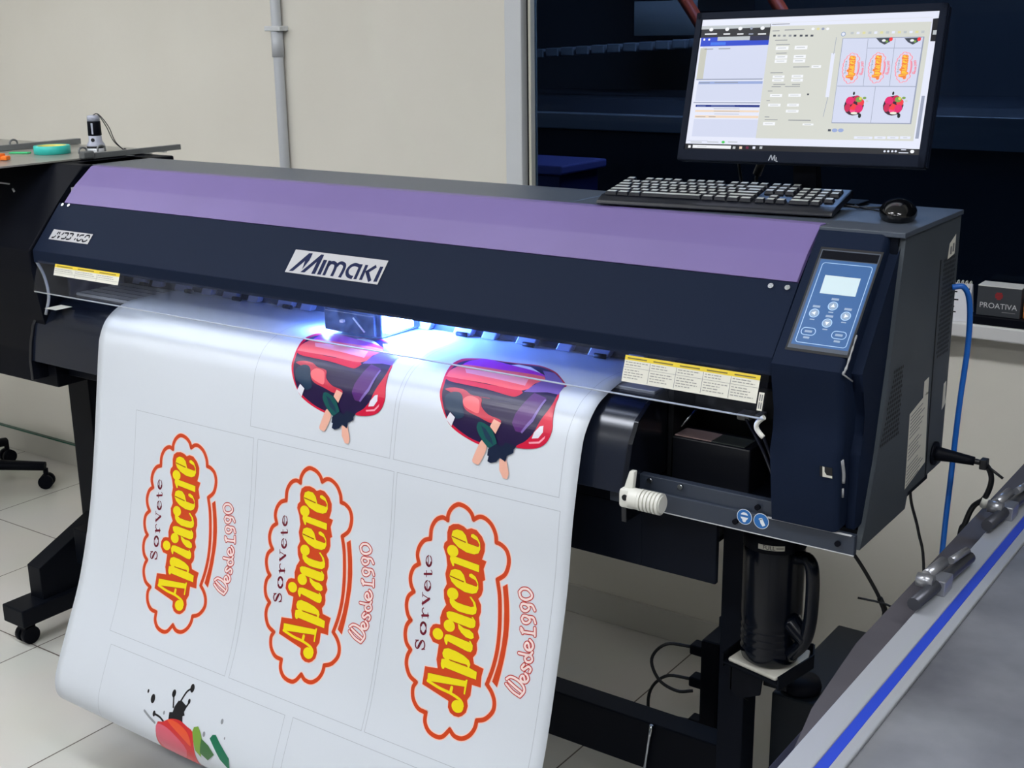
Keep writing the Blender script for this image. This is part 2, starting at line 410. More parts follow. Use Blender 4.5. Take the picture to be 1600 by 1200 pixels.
def mk(origin, sc, corners, dst):
    """bilinear-free homography from crop corners to the plate rectangle (offline measured)"""
    import itertools
    A = []; 
    for (X, Y), (u, v) in zip(corners, dst):
        A.append([X, Y, 1, 0, 0, 0, -u * X, -u * Y, u]); A.append([0, 0, 0, X, Y, 1, -v * X, -v * Y, v])
    n = 8
    for i in range(n):
        p = max(range(i, n), key=lambda r: abs(A[r][i])); A[i], A[p] = A[p], A[i]
        for r in range(n):
            if r != i:
                f = A[r][i] / A[i][i]
                A[r] = [a - f * b for a, b in zip(A[r], A[i])]
    h = [A[i][8] / A[i][i] for i in range(n)] + [1]
    def f(X, Y):
        d = h[6] * X + h[7] * Y + h[8]
        return ((h[0] * X + h[1] * Y + h[2]) / d, (h[3] * X + h[4] * Y + h[5]) / d)
    return f
def plate_brand(a):
    x0, x1, u0, u1 = -1.8805, -1.6278, .0505, .1055
    a.rect(x0, u0, x1, u1, PLW, 0)
    f = mk(None, 1, [(195, 187), (1475, 355), (1342, 687), (65, 487)], [(x0, u0), (x1, u0), (x1, u1), (x0, u1)])
    g = lambda P: [f(*p) for p in P]
    h = .0003
    a.poly(g([(115, 476), (375, 240), (425, 243), (385, 335), (292, 458), (325, 345), (172, 478)]), NAVY, h)
    a.poly(g([(270, 495), (540, 258), (578, 265), (470, 522), (418, 520), (485, 360), (325, 500)]), NAVY, h)
    a.poly(g([(575, 330), (625, 337), (545, 535), (495, 530)]), NAVY, h)
    W = .0078
    for st in ([(662, 345), (588, 543)], [(628, 430), (665, 385), (705, 372), (742, 395), (738, 450), (695, 558)], [(752, 425), (790, 385), (830, 380), (865, 410), (855, 470), (805, 578)],
               [(1080, 430), (1045, 412), (1000, 405), (945, 430), (908, 485), (912, 540), (945, 570), (985, 582)], [(1098, 400), (1020, 605)], [(1175, 412), (1098, 618)], [(1310, 430), (1165, 520)], [(1185, 505), (1232, 640)]):
        a.stroke(g(st), W, NAVY, h, caps=False)
    a.poly(g([(1365, 438), (1412, 440), (1332, 650), (1280, 646)]), NAVY, h)
cover_art(plate_brand, 'brand_plate', 'silver brand plate with navy lettering')
def plate_model(a):
    x0, x1, u0, u1 = -2.680, -2.530, .0755, .1035
    a.rect(x0, u0, x1, u1, PLW, 0)
    f = mk(None, 1, [(285, 178), (1490, 360), (1340, 692), (135, 495)], [(x0, u0), (x1, u0), (x1, u1), (x0, u1)])
    for st in ([(450, 262), (385, 345)], [(358, 385), (300, 440), (225, 450)], [(485, 268), (455, 350)], [(445, 395), (412, 470), (480, 405)], [(610, 290), (530, 372)], [(630, 305), (735, 318), (715, 370), (690, 392)], [(650, 430), (662, 460), (610, 492), (515, 490)],
               [(780, 330), (885, 343), (865, 395), (840, 412)], [(800, 450), (812, 480), (760, 515), (665, 512)], [(1000, 368), (1050, 372), (1000, 435)], [(965, 485), (920, 552)], [(1222, 387), (1120, 390), (1075, 440)], [(1010, 500), (1020, 565), (1080, 570), (1150, 515)],
               [(1240, 470), (1300, 405), (1385, 412), (1375, 490)], [(1330, 540), (1270, 590), (1185, 595), (1180, 520)]):
        a.stroke([f(*p) for p in st], .0042, DARKT, .0003, caps=False)
    a.stroke([f(870, 445), f(925, 452)], .002, mat('faint_beige', (180, 176, 170), .6), .0003, caps=False)
cover_art(plate_model, 'model_plate', 'small silver plate with black model lettering')
for x in (-2.699, -2.675):
    bm = nb(); tube(bm, [cov(x, .006, 0), cov(x, .006, .003)], .0045, 12, 0); obj('screw', bm, CHROME, PR)
for x in (-.8306, -.8016):
    bm = nb(); tube(bm, [cov(x, .012, 0), cov(x, .012, .003)], .0048, 12, 0); obj('screw', bm, CHROME, PR)

# right end: control side cover
bm = nb()
prof = [(1.982, 1.424), (1.808, 1.231), (1.812, 1.205), (1.826, 1.15), (1.826, 1.115), (1.818, 1.085), (1.838, .958), (2.0, .958), (2.0, 1.424)]
prism(bm, prof, XR + .0025, -.668, 'x')
# rounded recessed edge towards the side plate
prism(bm, [(2.0, 1.418), (1.995, 1.40), (1.845, 1.222), (1.862, 1.19), (1.878, 1.15), (1.878, 1.115), (1.862, 1.085), (1.862, .958), (2.06, .958), (2.06, 1.418)], -.669, -.652, 'x', .004)
es = [e for e in bm.edges if all(abs(v.co.x + .668) < 1e-4 for v in e.verts) and min(v.co.y for v in e.verts) < 1.995 and (e.verts[0].co - e.verts[1].co).length > .01]
bmesh.ops.bevel(bm, geom=es, offset=.012, segments=4, affect='EDGES', profile=.5)
obj('control_side_cover', bm, BLK, PR, smooth_angle=30)
bm = nb(); box(bm, -.784, -.655, 1.985, 2.285, .94, 1.416); obj('right_housing', bm, BLKM, PR)
bm = nb(); box(bm, -.785, -.642, 1.978, 2.289, 1.416, 1.4245, .0012); obj('right_top_plate', bm, TOPM, PR)
bm = nb()
prism(bm, [(1.992, 1.416), (2.287, 1.416), (2.286, .952), (2.10, .952), (2.092, .922), (1.872, .922), (1.89, .955), (1.925, 1.06), (1.96, 1.224), (1.978, 1.335)], -.6555, -.645, 'x', .0012)
obj('side_plate', bm, PLATE, PR)
bm = nb(); prism(bm, [(2.183, 1.35), (2.187, 1.35), (2.197, .953), (2.192, .953)], -.6452, -.6442, 'x'); obj('panel_seam', bm, PIT, PR)
# vents
a = Art()
for r in range(16):
    for c in range(12):
        z = 1.205 - r * .0082; y = 1.925 + c * .0085 + (r % 2) * .00425
        yl = 1.982 - (1.205 - z) * .36
        if yl < y < 2.028 and z < 1.205 - (2.022 - y) * .12: a.disc((y, z), .0030, PIT, 0, 8)
a.finish('vent_holes', lambda x, y, h: Vector((-.6446, x, y)), PR)
a = Art()
for r in range(22):
    for c in range(9):
        z = 1.345 - r * .0082; y = 2.205 + c * .0085 + (r % 2) * .00425
        if y < 2.272: a.disc((y, z), .0030, PIT, 0, 8)
a.finish('vent_holes', lambda x, y, h: Vector((-.6446, x, y)), PR)
a = Art()
a.poly([(2.077, 1.100), (2.172, 1.118), (2.186, .982), (2.08, .962)], LABELW, 0); a.poly([(2.145, 1.142), (2.17, 1.145), (2.172, 1.115), (2.145, 1.113)], LABELW, 0)
for k in range(20):
    z = 1.094 - k * .0066; L = random.uniform(.05, .088)
    if k in (7, 13): continue
    a.poly([(2.084, z), (2.084 + L, z + .014 * L / .09), (2.084 + L, z + .014 * L / .09 - .002), (2.084, z - .002)], GREYT, .0002)
a.finish('rating_label', lambda x, y, h: Vector((-.6445 + h, x, y)), PR)['label'] = 'white rating label with fine grey print'
a = Art(); a.poly([(2.228, 1.372), (2.262, 1.385), (2.262, 1.35), (2.222, 1.345)], LABELW, 0); a.rect(2.234, 1.352, 2.243, 1.366, GREYT, .0002); a.rect(2.247, 1.355, 2.256, 1.37, GREYT, .0002)
a.finish('small_label', lambda x, y, h: Vector((-.6445 + h, x, y)), PR)
a = Art(); a.poly([(2.262, 1.11), (2.276, 1.113), (2.278, 1.085), (2.284, 1.07), (2.272, 1.064), (2.262, 1.06)], LABELW, 0)
a.finish('torn_sticker', lambda x, y, h: Vector((-.6445 + h, x, y)), PR)
# worn silver edge of the control cover and square key hole
bm = nb(); tube(bm, [(-.6655, 1.853, 1.282), (-.6650, 1.832, 1.258), (-.6655, 1.815, 1.237), (-.668, 1.810, 1.2295)], lambda t: .0011 + .0012 * t + .0005 * math.sin(t * 31), 6, 6); tube(bm, [(-.668, 1.810, 1.2295), (-.660, 1.832, 1.214)], .0013, 6, 0)
obj('worn_edge', bm, mat('worn_silver', (150, 152, 155), .5), PR); bm = nb()
tube(bm, [(-.668, 1.829, 1.085), (-.6665, 1.836, 1.06), (-.667, 1.838, 1.045)], .0035, 5, 3); obj('worn_edge', bm, mat('worn_silver', (150, 152, 155), .5), PR); bm = nb(); tube(bm, [(-.667, 1.838, 1.035), (-.667, 1.840, 1.02)], .0022, 5, 3)
obj('worn_edge', bm, mat('worn_silver', (150, 152, 155), .5), PR)
a = Art(); a.rect(-.6995, 1.055, -.679, 1.073, PIT, 0); a.poly([(-.695, 1.055), (-.679, 1.055), (-.679, 1.059), (-.688, 1.059), (-.6915, 1.064), (-.6915, 1.0725), (-.695, 1.073)], LABELW, .0003)
a.finish('key_hole', lambda x, y, h: Vector((x, 1.818 + (1.085 - y) / (1.085 - .958) * .020 - .0015 - h, y)), PR)
# control panel
def slp(x, u, off=0):    # u: 0 at the top of the slope, 1 at the foot
    a0 = Vector((x, 1.982, 1.424)); b0 = Vector((x, 1.808, 1.231)); t = b0 - a0; n = Vector((0, t.z, -t.y)).normalized()
    if n.y > 0: n = -n
    return a0 + t * u + n * off
uy = lambda y: (1.982 - y) / (1.982 - 1.808)
cp_ = bpy.data.objects.new('control_panel', None); COL.objects.link(cp_); cp_.parent = PR; cp_.matrix_parent_inverse = PR.matrix_basis.inverted(); cp_['_m'] = 1
PB = mat('panel_blue', (52, 96, 150), .4); PG = mat('panel_grey', (70, 78, 92), .45); PL = mat('panel_line', (170, 205, 235), .4); PLd = mat('panel_mark', (150, 170, 195), .5)
a = Art(); a.rect(-.7706, uy(1.956), -.6668, uy(1.826), PIT, .0006); a.rect(-.7675, uy(1.953), -.6695, uy(1.829), PG, .0010); a.rect(-.7655, uy(1.9515), -.6712, uy(1.941), BLKD, .0012)
a.finish('panel_frame', slp, cp_)
a = Art(); a.rect(-.7635, uy(1.940), -.6705, uy(1.8335), PB, .0014)
def rr(x0, x1, y0, y1, r, n=5):
    pts = []
    for cx, cy, s in ((x1 - r, y1 - r, 0), (x0 + r, y1 - r, 90), (x0 + r, y0 + r, 180), (x1 - r, y0 + r, 270)):
        for k in range(n + 1):
            t = math.radians(s + 90 * k / n); pts.append((cx + r * math.cos(t), cy + r * math.sin(t)))
    return pts
SLEN = math.hypot(.174, .193)
def R2(x0, x1, u0, u1, r, wd, m):
    P = rr(x0, x1, u0 * SLEN, u1 * SLEN, r); P.append(P[0])
    n = len(P)
    for k in range(n - 1):
        p, q = Vector(P[k]), Vector(P[k + 1]); d = (q - p)
        if d.length < 1e-6: continue
        d.normalize(); nn = Vector((-d.y, d.x)) * wd / 2; e = d * wd * .3
        a.poly([((p - e + nn).x, (p - e + nn).y / SLEN), ((p - e - nn).x, (p - e - nn).y / SLEN), ((q + e - nn).x, (q + e - nn).y / SLEN), ((q + e + nn).x, (q + e + nn).y / SLEN)], m, .0016)
R2(-.758, -.6755, uy(1.936), uy(1.8365), .005, .0012, PL)
def btn(x, y, ang, marks=True):
    u = uy(y); n = 20
    P = [(x + .0075 * math.cos(2 * PI * k / n), u + .0075 / SLEN * math.sin(2 * PI * k / n)) for k in range(n + 1)]
    for k in range(n):
        p, q = P[k], P[k + 1]
        a.poly([(x + (p[0] - x) * 1.1, u + (p[1] - u) * 1.1), (x + (q[0] - x) * 1.1, u + (q[1] - u) * 1.1), (x + (q[0] - x) * .88, u + (q[1] - u) * .88), (x + (p[0] - x) * .88, u + (p[1] - u) * .88)], PL, .0017)
    a.disc((x, u), .0062, PLd, .0017, 16, .0062 / SLEN)
    a.poly([(x + .004 * math.cos(ang + t), u - .004 / SLEN * math.sin(ang + t)) for t in (0, 2.1, 4.2)], mat('panel_white', (235, 240, 245), .4), .0019)
    a.rect(x - .006, u - .0145 / SLEN, x + .006, u - .0105 / SLEN, PLd, .0016); a.rect(x - .004, u + .0105 / SLEN, x + .004, u + .0125 / SLEN, PLd, .0016)
btn(-.7175, 1.884, PI / 2); btn(-.7435, 1.873, PI); btn(-.692, 1.8738, 0); btn(-.7175, 1.863, -PI / 2)
for x in (-.7425, -.6925):
    u = uy(1.8505)
    R2(x - .0115, x + .0115, u - .0065 / SLEN, u + .0065 / SLEN, .006, .0013, PL)
    a.rect(x - .006, u - .002 / SLEN, x + .006, u + .002 / SLEN, PLd, .0017); a.rect(x - .005, u + .0095 / SLEN, x + .005, u + .013 / SLEN, PLd, .0016)
a.finish('key_membrane', slp, cp_)
bm = nb()
c = [slp(-.7470, uy(1.9207), .0018), slp(-.6885, uy(1.9205), .0018), slp(-.6875, uy(1.898), .0018), slp(-.746, uy(1.8978), .0018)]
bm.faces.new([bm.verts.new(v) for v in c]); obj('display', bm, mat('lcd_glow', (150, 165, 170), .3, emit=.85), cp_)

# clear window below the front cover
clr = [(1.822, 1.225), (1.812, 1.195), (1.802, 1.165), (1.797, 1.143), (1.800, 1.1385)]
bm = nb()
P = catmull([Vector((0, y, z)) for y, z in clr], 4)
for x0, x1 in ((-2.70, -.790),):
    va = [bm.verts.new((x0, p.y, p.z)) for p in P]; vb = [bm.verts.new((x1, p.y, p.z)) for p in P]
    for k in range(len(P) - 1):
        f = bm.faces.new((va[k], va[k + 1], vb[k + 1], vb[k])); f.smooth = True
cw = obj('clear_window', bm, glassy('clear_acrylic', (240, 244, 252), .12, .05, .035), PR)
bm = nb(); tube(bm, [(-2.70, 1.799, 1.140), (-.790, 1.799, 1.140)], .0016, 6, 0); obj('window_lip', bm, mat('acrylic_edge', (205, 212, 225), .25), PR)
def on_window(x, z, h):
    for p, q in zip(P, P[1:]):
        if p.z >= z >= q.z:
            t = (p.z - z) / (p.z - q.z + 1e-9); return Vector((x, p.y + (q.y - p.y) * t - .0012 - h, z))
    return Vector((x, P[0].y - .0012 - h, z))
def warn(x0, x1, z0, z1, cols):
    a = Art(); a.rect(x0, z0, x1, z1, LABELW, 0); a.rect(x0, z1 - .0075, x1, z1, YEL, .0003)
    wd = (x1 - x0) / cols
    for c in range(cols):
        xa = x0 + c * wd
        if c: a.rect(xa - .0004, z0 + .002, xa + .0004, z1 - .008, GREYT, .0003)
        a.rect(xa + wd * .1, z1 - .0052, xa + wd * .85, z1 - .0032, mat('label_brown', (120, 104, 40), .6), .0005)
        for k in range(7):
            zz = z1 - .0115 - k * .0042
            if zz - .002 < z0: break
            if k == 2: a.rect(xa + .001, zz + .0005, xa + wd - .001, zz + .001, GREYT, .0004); continue
            x = xa + .003; e = xa + wd * random.uniform(.6, .92)
            while x < e:
                l = random.uniform(.003, .009); a.rect(x, zz, min(x + l, e), zz + .0014, mat('print_soft', (150, 150, 146), .6), .0005); x += l + .0015
    a.cut(1.1, 1.25, .006)
    return a.finish('warning_label', on_window, PR)
warn(-1.052, -.804, 1.163, 1.206, 5)['label'] = 'wide warning label with yellow header in five columns'
warn(-2.63, -2.39, 1.186, 1.212, 3)
a = Art(); a.rect(-.8015, 1.153, -.7925, 1.181, LABELW, 0)
for xx in (-.7995, -.7960):
    for zz in (1.156, 1.168): a.rect(xx, zz, xx + .0018, zz + .010, GREYT, .0003)
a.finish('small_label', on_window, PR)
bm = nb(); n = 14
tube(bm, [(-.790 - .013 * math.sin(PI * k / n), 1.803 + .0, 1.142 - .034 * k / n + .0) for k in range(n + 1)], .0042, 8, 0); obj('window_handle', bm, WHITE, PR)
# white bowed bracket at the left end of the opening
bm = nb(); tube(bm, [(-2.715, 1.822, 1.212), (-2.712, 1.838, 1.17), (-2.706, 1.84, 1.12), (-2.712, 1.83, 1.075)], .004, 6, 5); obj('side_bracket', bm, mat('bracket_grey', (0, 0, 0)), PR)
a = Art(); a.rect(-2.70, 1.82, -2.655, 1.868, LABELW, 0)
a.finish('caution_sticker', lambda x, y, h: Vector((x, y, 1.094)), PR)

# interior of the opening
bm = nb(); box(bm, -2.72, -1.06, 2.075, 2.09, .96, 1.36); box(bm, -2.725, -2.715, 1.91, 2.09, .96, 1.25); obj('inner_back_wall', bm, mat('inner_navy', (22, 32, 58), .35), PR)
bm = nb()
k = 0; x = -2.66; bm.free(); RG = mat('roller_grey', (120, 124, 150), .4)
while x < -1.10:
    wd = .034 if k % 2 else .046
    bm = nb(); prism(bm, [(x, 1.121), (x + wd, 1.121), (x + wd + .035, 1.185), (x + .035, 1.185)], 2.055, 2.0745, 'y', .002); obj('roller_block', bm, RG, PR); x += .075 + .012 * (k % 3); k += 1
bm = nb()
bm.free()
for i in range(9):
    bm = nb(); cyl(bm, (-2.62 + i * .17, 2.052, 1.1245), (-2.595 + i * .17, 2.052, 1.1245), .005, 10); obj('pinch_roller', bm, BLKM, PR)
bm = nb(); box(bm, -2.715, -1.055, 1.925, 2.075, 1.098, 1.1135, .002)
for i in range(5): box(bm, -2.71, -2.35, 1.93 + i * .028, 1.932 + i * .028, 1.1135, 1.1142, mi=1)
obj('platen', bm, [mat('platen_grey', (188, 190, 194), .35, .15), RAILM], PR)
guide = [(2.0, 1.112), (1.93, 1.1085), (1.886, 1.099), (1.850, 1.076), (1.829, 1.042), (1.818, 1.0), (1.8105, .955), (1.818, .952), (1.827, 1.0), (1.84, 1.04), (1.86, 1.068), (1.89, 1.088), (1.93, 1.096), (2.0, 1.10)]
bm = nb(); prism(bm, guide, -2.758, -1.052, 'x'); obj('media_guide', bm, mat('guide_black', (22, 28, 42), .22, spec=.6), PR, smooth_angle=40)
bm = nb(); box(bm, -2.755, -1.055, 1.885, 1.897, .905, 1.04, .002); box(bm, -2.42, -1.055, 1.885, 1.897, .79, .906, .002); box(bm, -1.056, -.905, 1.885, 1.897, .79, .935, .002); box(bm, -2.42, -.985, 1.897, 2.25, .79, .80, .001); box(bm, -2.755, -.66, 1.90, 2.26, .925, .945); obj('lower_front_panel', bm, BLKM, PR)
bm = nb(); cyl(bm, (-2.75, 1.816, .956), (-1.055, 1.816, .956), .0035, 8); obj('guide_lip', bm, mat('guide_lip', (96, 104, 124), .35), PR)
flange = [(2.0, 1.112), (1.93, 1.112), (1.884, 1.102), (1.846, 1.079), (1.824, 1.044), (1.812, 1.0), (1.805, .955), (1.805, .905), (1.86, .905), (1.86, .96), (2.0, .96)]
for x0, x1 in ((-1.052, -1.042), (-2.768, -2.758)):
    bm = nb(); prism(bm, flange, x0, x1, 'x', .0015); obj('guide_end_plate', bm, mat('flange_black', (14, 17, 26), .2), PR)
# maintenance station in the right opening
bm = nb(); box(bm, -1.035, -.79, 2.07, 2.09, .95, 1.24); box(bm, -1.03, -.82, 2.03, 2.07, 1.06, 1.12, .004); box(bm, -.795, -.789, 1.86, 2.08, .95, 1.23); box(bm, -1.04, -1.03, 1.95, 2.08, .95, 1.23); obj('station_bay', bm, PIT, PR)
bm = nb(); box(bm, -1.035, -.878, 1.95, 2.02, .93, 1.028, .003); obj('wiper_box', bm, mat('wiper_box', (24, 26, 34), .35), PR)
bm = nb(); box(bm, -1.028, -.955, 1.953, 2.0, 1.028, 1.0305, .001); obj('wiper_pad', bm, mat('pad_pink', (176, 150, 146), .8), PR)
bm = nb(); box(bm, -.955, -.89, 1.953, 2.0, 1.028, 1.0303, .001); obj('wiper_pad', bm, mat('pad_green', (58, 64, 62), .8), PR)
bm = nb(); box(bm, -.93, -.905, 2.0, 2.03, 1.062, 1.075, .003); box(bm, -.895, -.883, 2.0, 2.03, 1.066, 1.078, .003); obj('hose_connector', bm, mat('connector_cream', (150, 148, 140), .5), PR)
bm = nb(); tube(bm, [(-.915, 2.005, 1.068), (-.86, 1.96, 1.03), (-.822, 1.93, .99)], .003, 8, 4); tube(bm, [(-.895, 2.005, 1.072), (-.85, 1.96, 1.035), (-.815, 1.93, .995)], .003, 8, 4); obj('ink_hose', bm, mat('hose_dark', (40, 42, 52), .3), PR)
bm = nb(); tube(bm, [(-1.02, 1.96, 1.045), (-1.0, 1.98, 1.075)], .0025, 6, 0); obj('wiper_arm', bm, CHROME, PR)
# front rail
bm = nb(); box(bm, -1.046, -.79, 1.852, 1.868, .938, .982, .0015); box(bm, -1.10, -.645, 1.846, 1.858, .9215, .956, .0015); obj('front_rail', bm, RAILM, PR)
bm = nb(); box(bm, -1.04, -.645, 1.8452, 1.8468, .9212, .9228); box(bm, -.795, -.650, 1.842, 1.8468, .9555, .957); obj('rail_edge', bm, SCUFF, PR)
for x, z in ((-.815, .968), (-.852, .936), (-.672, .938), (-1.02, .975), (-.96, .975)):
    bm = nb(); cyl(bm, (x, 1.853 if z > .956 else 1.847, z), (x, 1.846 if z > .956 else 1.841, z), .0048, 12); obj('screw', bm, BLKD if x > -.9 else CHROME, PR)
SB = mat('sign_blue', (30, 104, 176), .4); SW = mat('sign_white', (225, 232, 238), .4)
for x, z, kind in ((-.8365, .9475, 0), (-.806, .9465, 1)):
    a = Art(); a.disc((x, z), .0138, SW, 0, 28); a.disc((x, z), .0128, SB, .0002, 28)
    if kind == 0:
        a.disc((x, z + .001), .0072, SW, .0004, 20); a.rect(x - .007, z - .0005, x + .007, z + .0035, SB, .0006); a.disc((x, z - .006), .0035, SW, .0006, 12)
    else:
        a.poly([(x - .003, z + .003), (x + .002, z + .005), (x + .008, z - .006), (x + .003, z - .009), (x - .001, z - .004)], SW, .0004); a.stroke([(x - .003, z + .003), (x + .001, z + .0045)], .003, SW, .0004)
    a.finish('safety_sticker', lambda X, Y, h: Vector((X, 1.8455 - h, Y)), PR)['label'] = ['round blue safety sticker showing goggles', 'round blue safety sticker showing a glove'][kind]
# white lever
lv = nb(); box(lv, -1.05, -1.018, 1.79, 1.815, .937, .972, .006); prism(lv, [(-1.05, .955), (-1.034, 1.004), (-1.024, 1.004), (-1.028, .965)], 1.800, 1.812, 'y', .002)
cyl(lv, (-1.03, 1.802, .955), (-1.012, 1.802, .955), .0185, 24)
cyl(lv, (-1.015, 1.802, .955), (-.968, 1.802, .955), .0155, 24)
for k in range(6):
    x = -1.009 + k * .0072; bmesh.ops.create_cone(lv, cap_ends=True, segments=24, radius1=.0192, radius2=.0192, depth=.0046, matrix=Matrix.Translation((x, 1.802, .955)) @ Matrix.Rotation(PI / 2, 4, 'Y'))
lvo = obj('clamp_lever', lv, WHITE, PR, smooth_angle=35)
bm = nb(); cyl(bm, (-1.036, 1.791, .958), (-1.036, 1.788, .958), .0055, 14); obj('lever_hole', bm, PIT, lvo)
# waste bottle catch
bm = nb(); box(bm, -.845, -.782, 1.875, 1.935, .907, .916, .003); box(bm, -.838, -.79, 1.872, 1.885, .914, .925, .002); obj('bottle_catch', bm, mat('catch_cream', (214, 208, 190), .5), PR)

bm = nb(); box(bm, -2.66, -1.12, 1.850, 1.860, 1.2065, 1.2105); obj('interior_light_strip', bm, mat('strip_glow', (225, 236, 255), .5, emit=6), PR)
# carriage with curing lamps
ca = bpy.data.objects.new('print_carriage', None); COL.objects.link(ca); ca.parent = PR; ca.matrix_parent_inverse = PR.matrix_basis.inverted(); ca['_m'] = 1
bm = nb(); box(bm, -1.86, -1.70, 1.925, 2.05, 1.126, 1.20, .004); box(bm, -1.85, -1.71, 1.915, 1.93, 1.13, 1.175, .003); obj('carriage_body', bm, mat('carriage_navy', (26, 34, 60), .3), ca)
bm = nb(); box(bm, -1.80, -1.79, 1.908, 1.916, 1.152, 1.158, .001); obj('carriage_clip', bm, WHITE, ca); bm = nb(); tube(bm, [(-1.765, 1.913, 1.165), (-1.735, 1.913, 1.138)], .002, 5, 0); obj('carriage_clip', bm, WHITE, ca)
LED = mat('led_blue_white', (150, 190, 255), .5, emit=60)
bm = nb(); box(bm, -1.868, -1.861, 1.94, 1.99, 1.128, 1.142); obj('status_lamp', bm, LED, ca)
bm = nb(); box(bm, -1.699, -1.692, 1.94, 2.02, 1.135, 1.165); obj('status_lamp', bm, mat('led_blue_bright', (140, 185, 255), .5, emit=160), ca)
for nm, loc, e, r in (('lamp_glow', (-1.672, 1.965, 1.150), 14, .012), ('lamp_glow', (-1.882, 1.95, 1.14), 1.3, .008)):
    L = bpy.data.lights.new(nm, 'POINT'); L.energy = e; L.color = (.10, .26, 1); L.shadow_soft_size = r
    o = bpy.data.objects.new(nm, L); COL.objects.link(o); o.parent = ca; o.location = loc

# stand
SM = mat('stand_black', (9, 13, 22), .5, spec=.12)
def stand_side(xl, xr, label=None):
    bm = nb(); box(bm, xl, xr, 2.21, 2.27, .12, .88, .003); obj('stand_post', bm, SM, PR)
bm = nb(); box(bm, -3.22, -3.12, 2.22, 2.30, .1, .88, .003); obj('stand_post', bm, SM, PR)
bm = nb(); prism(bm, [(2.0, .12), (2.0, .225), (2.225, .325), (2.225, .12)], -3.20, -3.14, 'x', .002); obj('stand_gusset', bm, SM, PR)
bm = nb(); box(bm, -3.22, -3.12, 1.915, 2.62, .07, .125, .004); ft = obj('stand_foot', bm, SM, PR)
def caster(x, y, par):
    bm = nb()
    for d in (-.014, .014): cyl(bm, (x + d - .009, y, .027), (x + d + .009, y, .027), .027, 22)
    prism(bm, [(x - .02, .03), (x + .02, .03), (x + .02, .07), (x - .02, .07)], y - .018, y + .018, 'y', .004)
    o = obj('caster', bm, BLKD, par)
caster(-3.17, 1.955, ft); caster(-3.17, 2.58, ft)
bm = nb(); box(bm, -.98, -.925, 2.07, 2.13, .1, .90, .002); obj('stand_post', bm, BLKM, PR)
bm = nb(); box(bm, -.992, -.985, 2.10, 2.14, .78, .88); obj('post_bracket', bm, BLKM, PR); bm = nb(); box(bm, -.9922, -.98, 2.09, 2.13, .60, .62); obj('post_bracket', bm, BLKM, PR)
bm = nb(); box(bm, -1.0, -.915, 1.86, 2.62, .07, .125, .004); ft2 = obj('stand_foot', bm, SM, PR)
caster(-.95, 1.90, ft2); caster(-.95, 2.58, ft2)
bm = nb(); box(bm, -3.10, -.95, 2.10, 2.16, .215, .328, .003); obj('crossbeam', bm, SM, PR)
bm = nb(); tube(bm, [(-1.14, 2.092, .33), (-1.15, 2.092, .25), (-1.155, 2.092, .21)], .004, 6, 3); obj('beam_strap', bm, CHROME, PR)
# take-up tray for the bottle
bm = nb()
tr = [(-.925, 1.972), (-.805, 1.945), (-.785, 2.06), (-.80, 2.10), (-.92, 2.075)]
prism(bm, tr, .592, .596, 'z')
for p, q in zip(tr, tr[1:] + tr[:1]):
    if p == tr[0]: continue
    d = Vector((q[0] - p[0], q[1] - p[1])).normalized(); nn = Vector((d.y, -d.x)) * .003
    prism(bm, [(p[0], p[1]), (q[0], q[1]), (q[0] + nn.x, q[1] + nn.y), (p[0] + nn.x, p[1] + nn.y)], .585, .612, 'z')
prism(bm, [(-.915, .592), (-.915, .535), (-.895, .522), (-.855, .54), (-.85, .592)], 1.985, 1.99, 'y'); box(bm, -.855, -.81, 2.0, 2.004, .555, .592)
prism(bm, [(1.985, .592), (1.985, .535), (2.07, .47), (2.07, .592)], -.918, -.913, 'x')
obj('bottle_tray', bm, SM, PR)

# ------------------------------------------------------------ printed vinyl
LP = [(2.13,1.1185),(2.05,1.1185),(1.99,1.1185),(1.93,1.118),(1.885,1.108),(1.848,1.085),(1.826,1.05),(1.816,1.01),(1.797,.9),(1.774,.77),(1.744,.628),(1.698,.477),(1.647,.362),(1.612,.285),(1.597,.24),(1.600,.205),(1.62,.180),(1.66,.172),(1.74,.19),(1.84,.24),(1.93,.30)]
RP = [(2.13,1.1185),(2.05,1.1185),(1.99,1.1185),(1.93,1.117),(1.885,1.107),(1.848,1.092),(1.815,1.06),(1.797,1.02),(1.770,.9),(1.753,.78),(1.722,.645),(1.675,.477),(1.625,.362),(1.59,.285),(1.575,.24),(1.578,.205),(1.60,.180),(1.64,.172),(1.74,.19),(1.84,.24),(1.93,.30)]
def arc(Q):
    D = catmull([Vector((y, z)) for y, z in Q], 24); s = [0]
    for a_, b_ in zip(D, D[1:]): s.append(s[-1] + (b_ - a_).length)
    return D, s
import bisect
DL, SL = arc(LP); DR, SR = arc(RP)
def at(D, S, s):
    k = min(max(bisect.bisect_right(S, s) - 1, 0), len(S) - 2); t = (s - S[k]) / (S[k + 1] - S[k]); return D[k].lerp(D[k + 1], t)
def vinyl(x, s, h=0):
    def one(D, S):
        p = at(D, S, s); q = at(D, S, s + .002) - at(D, S, s - .002)
        q.normalize(); return p + Vector((q.y, -q.x)) * h
    t = (x + 2.50) / 1.37; p = one(DL, SL).lerp(one(DR, SR), t)
    return Vector((x, p.x, p.y))
STEP = .006
bm = nb(); prev = None; smax = min(SL[-1], SR[-1]) - .003
ks = [STEP * k for k in range(1, int(smax / STEP))]
rows = []
NX = 56; xs = [-2.50 + 1.37 * i / NX for i in range(NX + 1)]
for s_ in ks: rows.append([bm.verts.new(vinyl(x, s_, 0)) for x in xs] + [bm.verts.new(vinyl(x, s_, -.0004)) for x in reversed(xs)])
M_ = len(rows[0])
